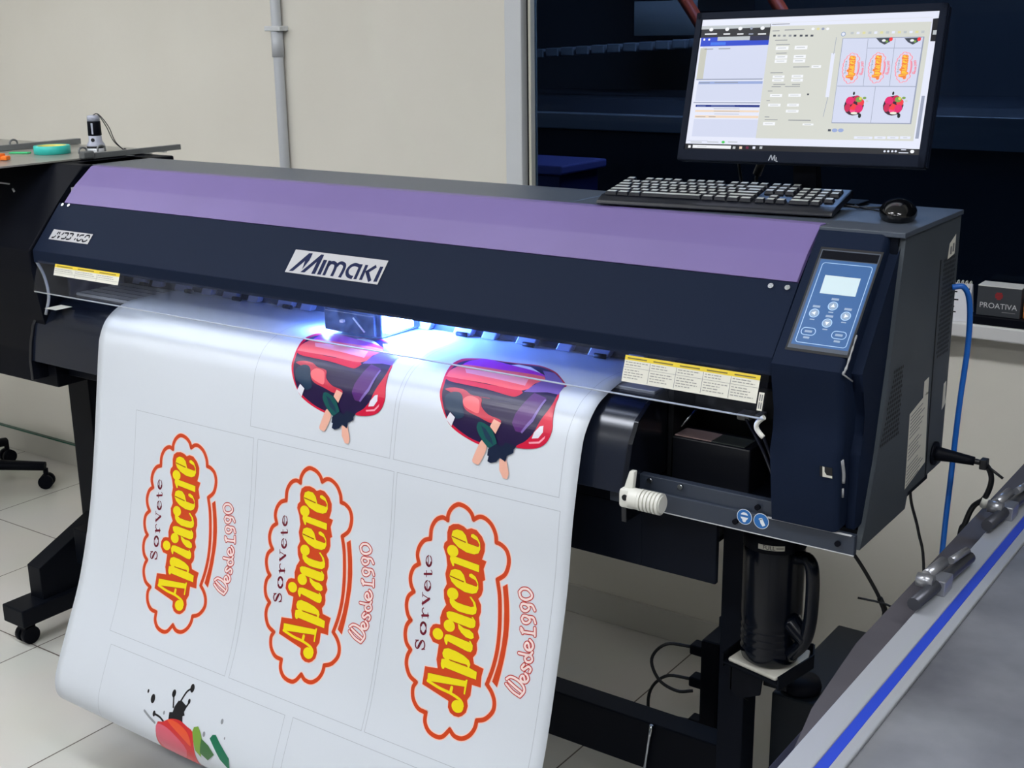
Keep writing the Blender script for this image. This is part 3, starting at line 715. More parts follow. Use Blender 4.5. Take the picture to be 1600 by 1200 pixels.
for A_, B_ in zip(rows, rows[1:]):
    for i in range(M_):
        f = bm.faces.new((A_[i], A_[(i + 1) % M_], B_[(i + 1) % M_], B_[i])); f.smooth = i not in (NX, M_ - 1)
bm.faces.new(rows[0]); bm.faces.new(rows[-1][::-1])
banner = obj('printed_vinyl', bm, PAPERW)
tag(banner, 'wide sheet of white vinyl printed with ice cream logos hanging from the printer', 'printed sheet')
DES = json.loads('{"cloud":[[[-1283.9,644.6],[-1267.2,629.5],[-1262,605.9],[-1267.9,586.8],[-1281,577.4],[-1293.5,575]],[[-1293.5,575],[-1296.3,560.2],[-1306.9,543.9],[-1322.5,534.9],[-1336.4,534.7],[-1349.2,542.5]],[[-1349.2,542.5],[-1355.6,531.4],[-1369.1,522.8],[-1387.2,520.8],[-1402,530.5],[-1410.1,544.7],[-1411.1,556.5]],[[-1411.1,556.5],[-1423.9,553.9],[-1439.2,562.4],[-1449.1,580.4],[-1450.2,602]],[[-1450.2,602],[-1464.9,608.4],[-1475.5,622.4],[-1478.9,640.2],[-1472.7,657]],[[-1472.7,657],[-1485,667.3],[-1490.7,685.7],[-1487,702],[-1478.4,713.9]],[[-1478.4,713.9],[-1490.2,726.3],[-1492.4,744],[-1485.9,761.7],[-1477,770.6]],[[-1477,770.6],[-1485.1,782.9],[-1486.3,800.4],[-1480.1,817],[-1467.8,827.6]],[[-1467.8,827.6],[-1473.5,841.9],[-1472.6,858.8],[-1461.4,877.1],[-1442.8,885.7]],[[-1442.8,885.7],[-1448.3,898.9],[-1443.3,918.6],[-1427.8,933.1],[-1407.9,935.7]],[[-1407.9,935.7],[-1405.3,953.7],[-1392.2,967.5],[-1372.5,971.9],[-1358,967.5],[-1345,950.3]],[[-1345,950.3],[-1331.8,958.6],[-1313.9,958.2],[-1298.7,947.5],[-1289.7,931.6],[-1288,915.8]],[[-1288,915.8],[-1269.7,907.3],[-1255.8,888.9],[-1255.5,870.5],[-1264.5,854.8],[-1277.8,843.3]],[[-1277.8,843.3],[-1269.5,811.3],[-1265.2,777.5],[-1265.5,745],[-1268.8,711.3],[-1275.2,672.1],[-1283.9,644.6]]],"swoosh":[[-1270.2,654.6],[-1260.6,647.2],[-1255.5,667.3],[-1251.1,686.5],[-1246.8,713.8],[-1244.8,743.7],[-1246.7,784.7],[-1250.1,816.1],[-1254.2,842.7],[-1266.7,835.1],[-1259.3,798.3],[-1256.4,763],[-1256.9,732.6],[-1260.8,699.1],[-1264.9,675.7]],"surround":[[-1407.2,568.4],[-1397.2,561.4],[-1384.4,558.7],[-1371.4,560.8],[-1363.4,564.9],[-1353.5,560.5],[-1340.8,561.5],[-1327.5,571.1],[-1319.5,583.8],[-1319,598.2],[-1323.6,614.8],[-1312.9,616.1],[-1317.9,632],[-1311.6,651.5],[-1316.7,655.4],[-1314,671.2],[-1316.3,682.1],[-1322.7,690.8],[-1314.9,700.3],[-1312.9,714.2],[-1315.7,725.2],[-1312.1,738.7],[-1314.6,751.6],[-1309,762.5],[-1313.4,774],[-1310.5,785.6],[-1311.4,794.1],[-1317.5,802.9],[-1313.1,814.1],[-1289.8,817],[-1292.3,832],[-1290.6,853.1],[-1311.3,853.8],[-1310.9,874.3],[-1317,885.3],[-1313.2,895.5],[-1315,908.4],[-1322.2,916.7],[-1330.2,921.7],[-1341.6,922.5],[-1351.4,919.1],[-1358.4,910.8],[-1359.6,898.7],[-1427.3,884.9],[-1427.2,849.6],[-1396,845.2],[-1402,829],[-1401.5,818.3],[-1401.3,799.3],[-1416.2,798],[-1426.6,787],[-1426.8,774.3],[-1421.6,765.6],[-1414.1,762.2],[-1403.7,761],[-1406.4,748.1],[-1403,732.5],[-1395.7,720.2],[-1402.6,709.3],[-1405.8,693.2],[-1400.2,680.4],[-1406.2,661.8],[-1403.6,644.4],[-1408.4,626.6],[-1416.7,611.6],[-1415.4,602.9],[-1408.9,596.2],[-1410.2,580.6]],"yellow":[[[-1417.3,859.9],[-1327.2,850.5],[-1326.4,847.7],[-1322.2,847],[-1323.3,876.2],[-1326.9,876],[-1327.2,862],[-1416.3,875.1]],[[-1390,834.1],[-1389.8,824.6],[-1381.5,822.4],[-1353.9,823.2],[-1322.4,823.9],[-1303.8,827],[-1303.3,841.7],[-1325,841.2],[-1380,838.7],[-1380.7,842],[-1385.3,842.7],[-1388.6,839]],[[-1389.7,813],[-1387.2,804.4],[-1377.4,800.3],[-1357.7,801.3],[-1339,804.6],[-1325.2,810.2],[-1321,817.3],[-1322.4,823.9],[-1326,823.8],[-1329.2,820],[-1344,820.5],[-1362.2,820.7],[-1372.6,820.6],[-1369.7,822.7],[-1380,823.4],[-1387.2,819.7]],[[-1390.7,783.9],[-1388,776.3],[-1377.9,773.9],[-1328.2,776.9],[-1331.7,774.7],[-1328.4,773],[-1321.3,780.2],[-1320.7,788.7],[-1324.1,794],[-1333,794.7],[-1380.9,787.6],[-1381.1,794],[-1383.5,795.6],[-1388.2,790.6]],[[-1392.8,734.1],[-1387.5,730.7],[-1377.3,729.2],[-1329.3,731.1],[-1332.9,729.1],[-1329.9,727.3],[-1322,734],[-1321.5,743.1],[-1324.9,747.7],[-1332.7,749.7],[-1383.6,747.1],[-1390.5,741.9]],[[-1362.4,749],[-1358.5,749.5],[-1347.5,753.5],[-1333.4,753.4],[-1323.7,758.1],[-1321.2,765.7],[-1326.9,769.7],[-1339.7,769.5],[-1352.3,763.5],[-1359.8,757.1]],[[-1389.3,707.1],[-1387.2,703.4],[-1381,705.1],[-1371.3,709],[-1354.3,710],[-1336.4,709.7],[-1330.2,707.1],[-1334,699.8],[-1343.6,691.8],[-1339.3,690.3],[-1327.8,699.3],[-1323,710.5],[-1323.5,718.9],[-1330.4,723.7],[-1344.3,725.1],[-1364.9,725.1],[-1380,720.5],[-1387.5,714]],[[-1395.2,659.3],[-1393.6,651.5],[-1383.8,646.6],[-1370.8,646.9],[-1361.7,653.6],[-1354.7,667.5],[-1329.5,668.8],[-1327.6,664.2],[-1333.6,657.3],[-1344.1,655.2],[-1349.4,653.2],[-1349.5,648.6],[-1343.9,646.7],[-1334.5,650.3],[-1326.9,659.9],[-1324.6,671.7],[-1327.9,680.4],[-1337.5,684.7],[-1355.4,685.3],[-1376.8,680],[-1389.5,672.6],[-1395.1,664.5]],[[-1398.8,582.2],[-1396.8,574.4],[-1386.8,569.5],[-1373.8,570.1],[-1365.1,577],[-1358.9,591.3],[-1333.8,593],[-1331.7,588.4],[-1337.3,581.3],[-1347.6,579],[-1352.9,576.8],[-1352.7,572.2],[-1347,570.3],[-1337.8,574.2],[-1330.8,584.1],[-1329,596.1],[-1332.7,604.8],[-1342.4,609.1],[-1360.3,609.3],[-1381.4,603.6],[-1393.8,595.8],[-1398.9,587.5]],[[-1398.8,630.7],[-1398.1,624.9],[-1393.9,622.9],[-1384,623.2],[-1328.3,626.8],[-1327.7,640.5],[-1387.7,636.2],[-1387,641.7],[-1390,643],[-1394,638]]],"yline":[[[[-1415.3,874.8],[-1385.4,880.6],[-1358.8,882.9],[-1337.1,887.6],[-1327.9,892.6],[-1324.6,898.9]],9],[[[-1356.2,871.7],[-1357.5,882.5]],11]],"ydots":[[[-1336.6,903],9.3],[[-1406.4,780],8.6],[[-1381.9,757.6],9],[[-1383.2,695.2],9],[[-1393.6,613.8],9]],"slit":[[[[-1394.2,662.8],[-1360,666.7]],2.2],[[[-1398,585.8],[-1364.1,590.3]],2.2]],"sorvete":[[[[-1451.1,635.7],[-1453.3,637.2],[-1455.1,639.8],[-1456,643.2],[-1456.1,646.9],[-1455.3,650.5],[-1453.8,653.5],[-1451.6,655.5],[-1449.2,656.2],[-1446.7,655.7],[-1444.6,653.8],[-1443.1,651],[-1442.4,647.5],[-1442.6,643.7],[-1443.6,640.3],[-1445.3,637.5],[-1447.5,635.8]],1.6],[[[-1454.6,650.5],[-1454.1,651.8],[-1453.4,652.9],[-1452.6,653.9],[-1451.8,654.7],[-1450.9,655.2],[-1449.9,655.6],[-1449,655.7],[-1448,655.6],[-1447.1,655.3],[-1446.3,654.7],[-1445.5,654],[-1444.7,653],[-1444.1,651.9],[-1443.7,650.7],[-1443.3,649.3],[-1443.1,647.9]],3.6],[[[-1449.2,655.9],[-1452.3,637]],1.2],[[[-1439.6,669.6],[-1456.8,673.6]],3.4],[[[-1451.2,678.2],[-1452.8,666.1]],1.2],[[[-1439.9,669.7],[-1438.7,666.1],[-1441.6,662.8]],1.3],[[[-1448,684.7],[-1450.4,686.2],[-1452.2,688.7],[-1453.2,692],[-1453.3,695.5],[-1452.4,698.8],[-1450.8,701.6],[-1448.5,703.4],[-1445.9,704],[-1443.3,703.4],[-1441.1,701.6],[-1439.5,698.8],[-1438.7,695.5],[-1438.9,692],[-1440,688.7],[-1441.8,686.2],[-1444.2,684.7]],1.6],[[[-1451.7,698.8],[-1451.1,700],[-1450.4,701],[-1449.6,701.9],[-1448.7,702.6],[-1447.7,703.1],[-1446.7,703.4],[-1445.7,703.5],[-1444.7,703.4],[-1443.7,703],[-1442.8,702.5],[-1441.9,701.7],[-1441.2,700.8],[-1440.5,699.8],[-1440,698.6],[-1439.7,697.2],[-1439.4,695.9]],3.6],[[[-1445.9,703.7],[-1449.3,685.9]],1.2],[[[-1453.1,731.6],[-1438.5,718.8]],4],[[[-1438.5,718.8],[-1455.7,714.7]],1.3],[[[-1452.5,735.3],[-1453.8,726.8]],1.2],[[[-1455,718.8],[-1456.4,709.9]],1.2],[[[-1436.2,751.4],[-1450.5,754.9]],3.8],[[[-1435.7,756.5],[-1437.4,746.3]],1.2],[[[-1445.4,752.6],[-1451.2,747.7],[-1451.7,742.5],[-1449.8,739.9]],1.8],[[[-1449.7,760],[-1450.7,753.9]],1.2],[[[-1445.8,767.2],[-1448.4,768.8],[-1450.3,771.8],[-1451.3,775.9],[-1451.1,780.4],[-1449.8,784.6],[-1447.6,787.8],[-1444.9,789.7],[-1442,789.8],[-1439.4,788.2],[-1437.4,785.2],[-1436.5,781.1],[-1436.7,776.7],[-1437.9,772.5],[-1440.1,769.2],[-1442.8,767.4],[-1445.8,767.2]],1.6],[[[-1448.8,785.4],[-1448.1,786.4],[-1447.4,787.4],[-1446.5,788.1],[-1445.7,788.7],[-1444.8,789.1],[-1443.9,789.3],[-1443,789.4],[-1442.1,789.3],[-1441.2,788.9],[-1440.4,788.4],[-1439.6,787.8],[-1438.9,787],[-1438.3,786],[-1437.8,784.9],[-1437.4,783.7],[-1437.1,782.4]],3.8],[[[-1438.9,771.7],[-1439.6,770.6],[-1440.4,769.7],[-1441.2,768.9],[-1442.1,768.4],[-1442.9,767.9],[-1443.9,767.7],[-1444.8,767.6],[-1445.7,767.8],[-1446.5,768.1],[-1447.4,768.6],[-1448.1,769.2],[-1448.8,770.1],[-1449.4,771],[-1449.9,772.1],[-1450.3,773.3],[-1450.6,774.6]],3.8],[[[-1452.7,805.2],[-1456.6,808],[-1457.8,814.7],[-1454.4,820.2],[-1450.2,819.8],[-1448,813.4],[-1445.4,806.3],[-1442,802.4],[-1437.6,804.3],[-1434.8,809.9],[-1435.6,816],[-1440.2,819.7]],2.2],[[[-1449.6,817.6],[-1447.5,812],[-1444.5,805.6]],4.2],[[[-1433.4,817.9],[-1440.2,819.7]],1.2],[[[-1451.3,804],[-1459.3,806.1]],1.2]],"desde":[[[-1232.3,655.7],[-1226,648.1],[-1214.2,646.3],[-1204.5,653],[-1205.2,660.2],[-1216.4,666.3],[-1227.4,664.6],[-1232.3,655.7]],[[-1225.1,681.1],[-1222.3,675.4],[-1212.8,674.7],[-1206.8,679.6],[-1212.3,686.4],[-1220.7,686.7],[-1225.1,681.1]],[[-1212.8,674.7],[-1201.1,673.2],[-1194,680.8]],[[-1220,703],[-1216.9,696.6],[-1207.3,696.2],[-1201.7,701.4],[-1207.5,707.9],[-1215.6,708.3],[-1220,703]],[[-1207.3,696.2],[-1195.5,695.2],[-1189.5,703.7]],[[-1218.9,719.8],[-1215.3,725.9],[-1187.7,722.8]],[[-1189.3,712.8],[-1187.1,726.6]],[[-1215.4,721.9],[-1214.4,728.7]],[[-1193.9,755.7],[-1198.8,744],[-1203.7,744.9],[-1205.4,751.6],[-1199,756.3],[-1191.8,754.7],[-1187.8,747.4],[-1190.7,740.8],[-1196.5,737.1]],[[-1195.9,765.1],[-1201.7,772],[-1198.2,777.7],[-1190.5,777],[-1185.8,771.5],[-1188.9,765.7],[-1196.8,765]],[[-1216.7,766.9],[-1203.6,766],[-1191.9,763.9],[-1187.7,757.7]],[[-1201.9,784.4],[-1206,791.2],[-1201.4,793.9],[-1196,789.2],[-1191.5,785.6],[-1185.9,788.8],[-1188,795]],[[-1194.5,815.8],[-1199.1,805.9],[-1203.8,806.9],[-1205.5,812.8],[-1199.5,816.5],[-1192.5,814.9],[-1188.6,808.4],[-1191.3,802.8],[-1196.8,799.9]],[[-1235.4,830.3],[-1219.1,839.8],[-1201.3,844.7]],[[-1235.7,821.2],[-1227,814.8],[-1211,816.3],[-1197.7,823.6],[-1193.8,832.5],[-1200.3,843.4]],[[-1230.4,823.8],[-1214.6,830.4],[-1200.5,835.4]]],"pop":[["crimson",[[-1488.7,246.8],[-1487.6,224.5],[-1476.9,207.6],[-1436.7,195.6],[-1369.4,191.2],[-1320.5,182.4],[-1274.3,199.2],[-1243.5,222.5],[-1218.1,244.5],[-1224.5,254.9],[-1213.8,280],[-1211.5,296.7],[-1204.5,325.3],[-1198,346.9],[-1202.8,367.1],[-1217,381.3],[-1241.7,388.8],[-1270.4,390.5],[-1291.7,408.4],[-1322.6,400.5],[-1352.8,400.2],[-1393.3,390.2],[-1423.6,377.2],[-1439,362.7],[-1457,338.9],[-1470,316.5],[-1476.1,290.5]]],["navy",[[-1479.5,255.4],[-1474.2,222.9],[-1433.8,199.6],[-1366.1,195.9],[-1316.1,188.8],[-1273.7,204.3],[-1244.4,225.3],[-1225.8,246.7],[-1219,281.1],[-1219,303.3],[-1228.7,334.1],[-1238.5,362.3],[-1270.6,389.4],[-1322.8,398.8],[-1347.9,396],[-1379.3,390.1],[-1415.3,375.9],[-1434.7,363.1],[-1447.1,346.8],[-1462.7,320.4],[-1469.1,295]]],["white",[[-1380.3,211.3],[-1357.8,195.9],[-1328.5,198.7],[-1294.9,216.6],[-1302.2,221.8],[-1335.8,220]]],["violet",[[-1460.8,241.3],[-1463.3,222.1],[-1451.4,206.9],[-1430.3,196.5],[-1374,204.4],[-1314,212.1],[-1277.5,224.8],[-1273.5,241.3],[-1326.2,234.3],[-1408.2,235.4]]],["lilac",[[-1296.9,205.5],[-1269.3,206.9],[-1242,227],[-1221.4,245.5],[-1217.8,274.4],[-1242.8,273.5],[-1270.4,279.8],[-1289.9,282.4],[-1279.9,256.1],[-1275.4,228.1]]],["crimson",[[-1474.5,278.3],[-1377.7,280.4],[-1296.3,280.6],[-1299.7,295.9],[-1319.3,296.8],[-1371,291.7],[-1427.6,290.2],[-1461.5,288.3]]],["coral",[[-1475.1,276],[-1478.1,261.4],[-1472.7,246.9],[-1457.9,233.3],[-1383.7,230.4],[-1278.1,228],[-1282.1,256.7],[-1295.1,280.4],[-1378.6,278.9],[-1468.8,279.1]]],["pink",[[-1450.6,247.5],[-1375.7,242.1],[-1302.7,245.4],[-1296.8,266.8],[-1362.1,262.1],[-1439.2,259.7]]],["plum",[[-1267.2,280.7],[-1236,287.7],[-1239.1,309.6],[-1245.8,337],[-1260.7,362.7],[-1275.3,361.9],[-1286.5,348.3],[-1285.3,329.7],[-1276,303.5]]],["lilac",[[-1238.1,290.9],[-1233.9,291.5],[-1242.5,338.7],[-1260.5,363.8],[-1263.6,361.1],[-1247.4,332.7]]],["red",[[-1461,307.2],[-1441.4,301.1],[-1415.5,302],[-1397.6,309.4],[-1371.2,312.6],[-1364,328.6],[-1342.6,341.6],[-1315.2,346.3],[-1312.1,352.5],[-1333,355.9],[-1362,349.3],[-1391.8,342.7],[-1405.3,333],[-1413.7,319.8],[-1444.2,312.2]]],["coral",[[-1410.1,321.7],[-1399.1,312.3],[-1378.3,315.1],[-1369.8,324.8],[-1365.7,341.9],[-1381.3,340.9],[-1402.3,333.7]]],["teal",[[-1453.7,323.9],[-1444.2,312.2],[-1425.9,309.1],[-1413.5,317.2],[-1405.2,335.4],[-1396.7,352.6],[-1412.4,360.7],[-1422.7,352.2],[-1441.8,343.6]]],["crimson",[[-1215.2,283.4],[-1213.8,280],[-1211.5,296.7],[-1204.5,325.3],[-1198,346.9],[-1202.8,367.1],[-1217,381.3],[-1241.7,388.8],[-1270.5,389.8],[-1244.6,372],[-1224.8,344.8],[-1216.9,313.1]]],["white",[[-1237.3,369],[-1234.4,357.3],[-1224.8,344.8],[-1217.9,342.5],[-1215.7,354.2],[-1223.5,366.3]]],["pink",[[-1242.5,376.4],[-1221.2,371.9],[-1209.4,359.6],[-1210.1,365.1],[-1219.3,375.3],[-1241.1,379.6]]],["white",[[-1436.7,364.6],[-1430.2,350.6],[-1416.5,358.5],[-1422.3,376.5]]],["peach",[[-1332.9,362.5],[-1327.4,347.8],[-1309.5,352.1],[-1318.1,373.8]]],["peach",[[-1349.7,393],[-1343.4,393],[-1333.7,402.9],[-1346.5,434.7],[-1354.5,436.8],[-1362.7,434.2],[-1362.5,425.3]]],["peach",[[-1302.4,418],[-1286.4,417.3],[-1277.2,440.9],[-1280.2,452],[-1289.7,451.6],[-1299.6,438.4]]],["green",[[-1361.9,361.6],[-1358.6,357.8],[-1350.3,357.6],[-1331.2,364.4],[-1317.7,379.9],[-1312.3,393.3],[-1326.2,403.4],[-1349.2,387.3],[-1361.5,371.6]]],["teal",[[-1353.3,363.6],[-1341.4,368.3],[-1325.2,383.3],[-1319.2,395.5],[-1338.5,385.5]]],["darkgreen",[[-1330.2,404.1],[-1313.1,391.2],[-1299.2,394.3],[-1292.5,385.5],[-1267.5,388.9],[-1272.8,395.3],[-1272.6,401.8],[-1286.1,409.6],[-1287.7,421.3],[-1301.4,415.6],[-1308.2,424.5],[-1321.2,429],[-1328.6,427],[-1327,416.8],[-1330.6,416.3]]]],"straw":[["black",[[-2089.9,1133.3],[-2079.6,1130.3],[-2078,1117.7],[-2069.8,1101.9],[-2058.5,1100],[-2044.4,1105.3],[-2039,1103.8],[-2044.9,1120.2],[-2040.5,1126.9],[-2046.6,1130],[-2042,1146.1],[-2087.2,1156.8]]],["blackline",[[-2090.5,1090.2],[-2085.6,1105],[-2081.2,1120]],3],["blackline",[[-2036.1,1064.1],[-2051.4,1076.5],[-2062.6,1099.8]],3],["blackline",[[-2036.7,1094.3],[-2039.5,1102.6],[-2043.1,1108.9]],3],["blackdot",[-2089.3,1091.2],6],["blackdot",[-2037.7,1065.1],6.5],["blackdot",[-2037.4,1094.5],4],["blackdot",[-2150.6,1120.3],7],["blackdot",[-2170.9,1108.8],3],["blackdot",[-2136.6,1150.2],4.5],["blackline",[[-2136.6,1150.2],[-2117.3,1152.1],[-2103.3,1157.5]],3.5],["greydot",[-1926.3,1106.5],4],["greydot",[-1907.9,1137.5],2],["greydot",[-1970.7,1147.3],4],["greydot",[-2105.8,1139.5],3],["greyline",[[-2169.1,1153.1],[-2149.9,1161.7],[-2129.4,1168.9]],4]]}')
INK = lambda n, c, r=.33: mat('ink_' + n, c, r)
ORI = INK('orange', (206, 66, 20)); YEI = INK('yellow', (240, 222, 14)); HALO = INK('halo', (250, 205, 190)); MAR = INK('maroon', (112, 16, 40)); SIL = INK('slit', (150, 60, 10)); RED2 = INK('desde', (190, 48, 40)); PNK = INK('pale', (246, 222, 218)); HAIR = INK('hair', (172, 178, 186))
POPC = {'crimson': (206, 14, 58), 'navy': (30, 12, 62), 'white': (222, 222, 232), 'violet': (176, 40, 190), 'lilac': (122, 96, 168), 'coral': (244, 104, 110), 'pink': (246, 160, 176), 'plum': (84, 34, 110), 'red': (196, 44, 70), 'teal': (22, 50, 78), 'peach': (236, 178, 158), 'green': (10, 84, 82), 'darkgreen': (10, 28, 58)}
H = .00022
def mv(P, dx, ds=0): return [(p[0] / 1000 + dx, p[1] / 1000 + ds) for p in P]
def logo(a, dx, ds, k=1.0):
    for l in DES['cloud']: a.stroke(mv(l, dx, ds), .0125, HALO, H, 4)
    a.stroke(mv(DES['swoosh'] + DES['swoosh'][:1], dx, ds), .004, HALO, H, 0)
    for l in DES['cloud']: a.stroke(mv(l, dx, ds), .0086, ORI, 2 * H, 4)
    a.poly(mv(DES['swoosh'], dx, ds), ORI, 2 * H)
    a.stroke(mv(DES['surround'] + DES['surround'][:1], dx, ds), .004, HALO, H, 0)
    a.poly(mv(DES['surround'], dx, ds), ORI, 2 * H)
    for P_ in DES['yellow']:
        a.stroke(mv(P_ + P_[:1], dx, ds), .0014, SIL, 3 * H, 0, caps=False); a.poly(mv(P_, dx, ds), YEI, 4 * H)
    for P_, w_ in DES['yline']: a.stroke(mv(P_, dx, ds), w_ * .00062, YEI, 4 * H, 4)
    for (x, s_, r) in [(d[0][0], d[0][1], d[1]) for d in DES['ydots']]: a.disc((x / 1000 + dx, s_ / 1000 + ds), r * .00152, YEI, 4 * H, 20, r * .00128)
    for P_, w_ in DES['slit']: a.stroke(mv(P_, dx, ds), w_ * .001, SIL, 5 * H, 0, caps=False)
    for P_, w_ in DES['sorvete']: a.stroke(mv(P_, dx, ds), w_ * .0013, MAR, 2 * H, 3)
    for P_ in DES['desde']: a.stroke(mv(P_, dx, ds), .0082, RED2, 2 * H, 4)
    for P_ in DES['desde']: a.stroke(mv(P_, dx, ds), .0044, PNK, 3 * H, 4)
def pop(a, dx, ds):
    for i, (c_, P_) in enumerate(DES['pop']): a.poly(mv(P_, dx, ds), INK(c_, POPC[c_]), H * (1 + i * .45), 3 if c_ in ('crimson', 'navy', 'red', 'coral', 'violet', 'teal', 'green', 'peach') and len(P_) > 6 else 0)
a = Art()
for dx, ds in ((0, 0), (-.3947, .002), (-.802, .001)): logo(a, dx, ds)
for dx, ds in ((0, 0), (-.3975, .002)): pop(a, dx, ds)
def cell(x0, x1, s0, s1):
    w_ = .0011
    for r in ((x0, s0, x1, s0 + w_), (x0, s1 - w_, x1, s1), (x0, s0, x0 + w_, s1), (x1 - w_, s0, x1, s1)): a.rect(*r, HAIR, H)
for x0, x1 in ((-2.349, -1.952), (-1.940, -1.552), (-1.545, -1.158)): cell(x0, x1, .4875, 1.0150)
for x0, x1 in ((-1.966, -1.5665), (-1.558, -1.164)): cell(x0, x1, .06, .4645)
cell(-2.333, -1.7565, 1.0425, 1.5); cell(-1.7345, -1.158, 1.0405, 1.5)
KB = INK('black', (22, 22, 26)); GB = INK('dropgrey', (140, 144, 150))
for e in DES['straw']:
    if e[0] == 'black': a.poly(mv(e[1], 0), KB, 2 * H)
    elif e[0].endswith('line'): a.stroke(mv(e[1], 0), e[2] * .0014, KB if e[0][0] == 'b' else GB, 2 * H)
    else: a.disc((e[1][0] / 1000, e[1][1] / 1000), e[2] * .0010, KB if e[0][0] == 'b' else GB, 2 * H, 14, e[2] * .0015)
a.poly([(-2.124, 1.174), (-2.103, 1.159), (-2.082, 1.146), (-2.052, 1.141), (-2.026, 1.147), (-2.008, 1.152), (-1.998, 1.173), (-1.99, 1.26), (-2.05, 1.31), (-2.11, 1.27)], INK('straw_red', (206, 42, 46)), 3 * H, 3)
a.poly([(-2.124, 1.174), (-2.10, 1.166), (-2.06, 1.176), (-2.02, 1.20), (-2.05, 1.24), (-2.11, 1.22)], INK('straw_pink', (214, 92, 112)), 4 * H, 3)
a.poly([(-2.09, 1.152), (-2.06, 1.147), (-2.02, 1.16), (-2.005, 1.185), (-2.04, 1.172)], INK('straw_orange', (226, 84, 48)), 5 * H, 3)
a.poly([(-2.0065, 1.1515), (-2.004, 1.1414), (-1.9918, 1.1365), (-1.980, 1.148), (-1.9697, 1.1642), (-1.972, 1.2), (-1.99, 1.19)], INK('leaf_lime', (120, 160, 60)), 5 * H)
a.poly([(-1.9504, 1.1504), (-1.944, 1.1405), (-1.935, 1.1379), (-1.915, 1.153), (-1.8835, 1.1743), (-1.88, 1.2), (-1.91, 1.185)], INK('leaf_green', (14, 110, 78)), 5 * H)
a.poly([(-1.975, 1.158), (-1.95, 1.166), (-1.93, 1.18), (-1.95, 1.20), (-1.975, 1.19)], INK('leaf_dark', (60, 110, 60)), 6 * H)
a.cut(.05, 1.5, STEP)
art = a.finish('printed_artwork', lambda x, s_, h: vinyl(x, s_, h))
# the print is the sheet's own surface: join it into the sheet's mesh
def join(dst, src):
    bm = nb(); bm.from_mesh(dst.data); off = len(dst.data.materials)
    for m in src.data.materials: dst.data.materials.append(m)
    n0 = len(bm.faces); bm.from_mesh(src.data); bm.faces.ensure_lookup_table()
    for f in bm.faces[n0:]: f.material_index += off
    bm.to_mesh(dst.data); bm.free(); bpy.data.objects.remove(src)
join(banner, art)
bm = nb(); cyl(bm, (-2.56, 1.955, .30), (-1.50, 1.955, .30), .024, 20); cyl(bm, (-2.60, 1.955, .30), (-2.56, 1.955, .30), .045, 20)
for x in (-2.60, -1.50): prism(bm, [(1.92, .27), (1.96, .27), (2.11, .24), (2.11, .31), (1.96, .33), (1.92, .33)], x - .006, x + .006, 'x')
obj('take_up_roll', bm, SM, PR)

# ------------------------------------------------------------ monitor
MO = thing('computer_monitor', 'black flat computer monitor showing print software, on the printer top', 'monitor', (-.909, 2.2, 1.4245))
TL, TR, BR_, BL_ = Vector((-1.133, 2.226, 1.753)), Vector((-.690, 2.221, 1.762)), Vector((-.684, 2.155, 1.528)), Vector((-1.127, 2.159, 1.520))
ex = (TR - TL).normalized(); ed = (BL_ - TL); SH = ed.length; ed = (ed - ex * ed.dot(ex)).normalized(); SH = (BL_ - TL).dot(ed); SWd = (TR - TL).length; en = ex.cross(ed); en = en if en.y < 0 else -en
def scr(u, v, off=0): return TL + ex * (u * SWd) + ed * (v * SH) + en * off
def slab(bm, u0, u1, v0, v1, o0, o1, bev=0):
    vs = [bm.verts.new(scr(u, v, o)) for u in (u0, u1) for v in (v0, v1) for o in (o0, o1)]
    fs = [bm.faces.new([vs[i] for i in q]) for q in [(0, 1, 3, 2), (4, 6, 7, 5), (0, 4, 5, 1), (2, 3, 7, 6), (0, 2, 6, 4), (1, 5, 7, 3)]]
    if bev: bmesh.ops.bevel(bm, geom=list({e for q in fs for e in q.edges}), offset=bev, segments=2, affect='EDGES')
BZ = mat('bezel_black', (22, 28, 42), .5, spec=.06, bump=.1, bscale=900)
bu, bv = .013 / SWd, .013 / SH
bm = nb(); slab(bm, -bu, 0, -bv, 1 + .021 / SH, -.004, .003, .001); slab(bm, 1, 1 + bu, -bv, 1 + .021 / SH, -.004, .003, .001); slab(bm, -bu, 1 + bu, -bv, 0, -.004, .003, .001); slab(bm, -bu, 1 + bu, 1, 1 + .021 / SH, -.004, .003, .001)
slab(bm, -bu, 1 + bu, -bv, 1 + .021 / SH, -.022, -.004, .003); slab(bm, .25, .75, .3, .95, -.05, -.022, .01); obj('monitor_case', bm, BZ, MO)
def EM(n, c, e=.8):
    m = mat('scr_' + n, c, .3, emit=e, spec=.25)
    m.node_tree.nodes['Principled BSDF'].inputs['Base Color'].default_value = (.004, .004, .006, 1)
    return m
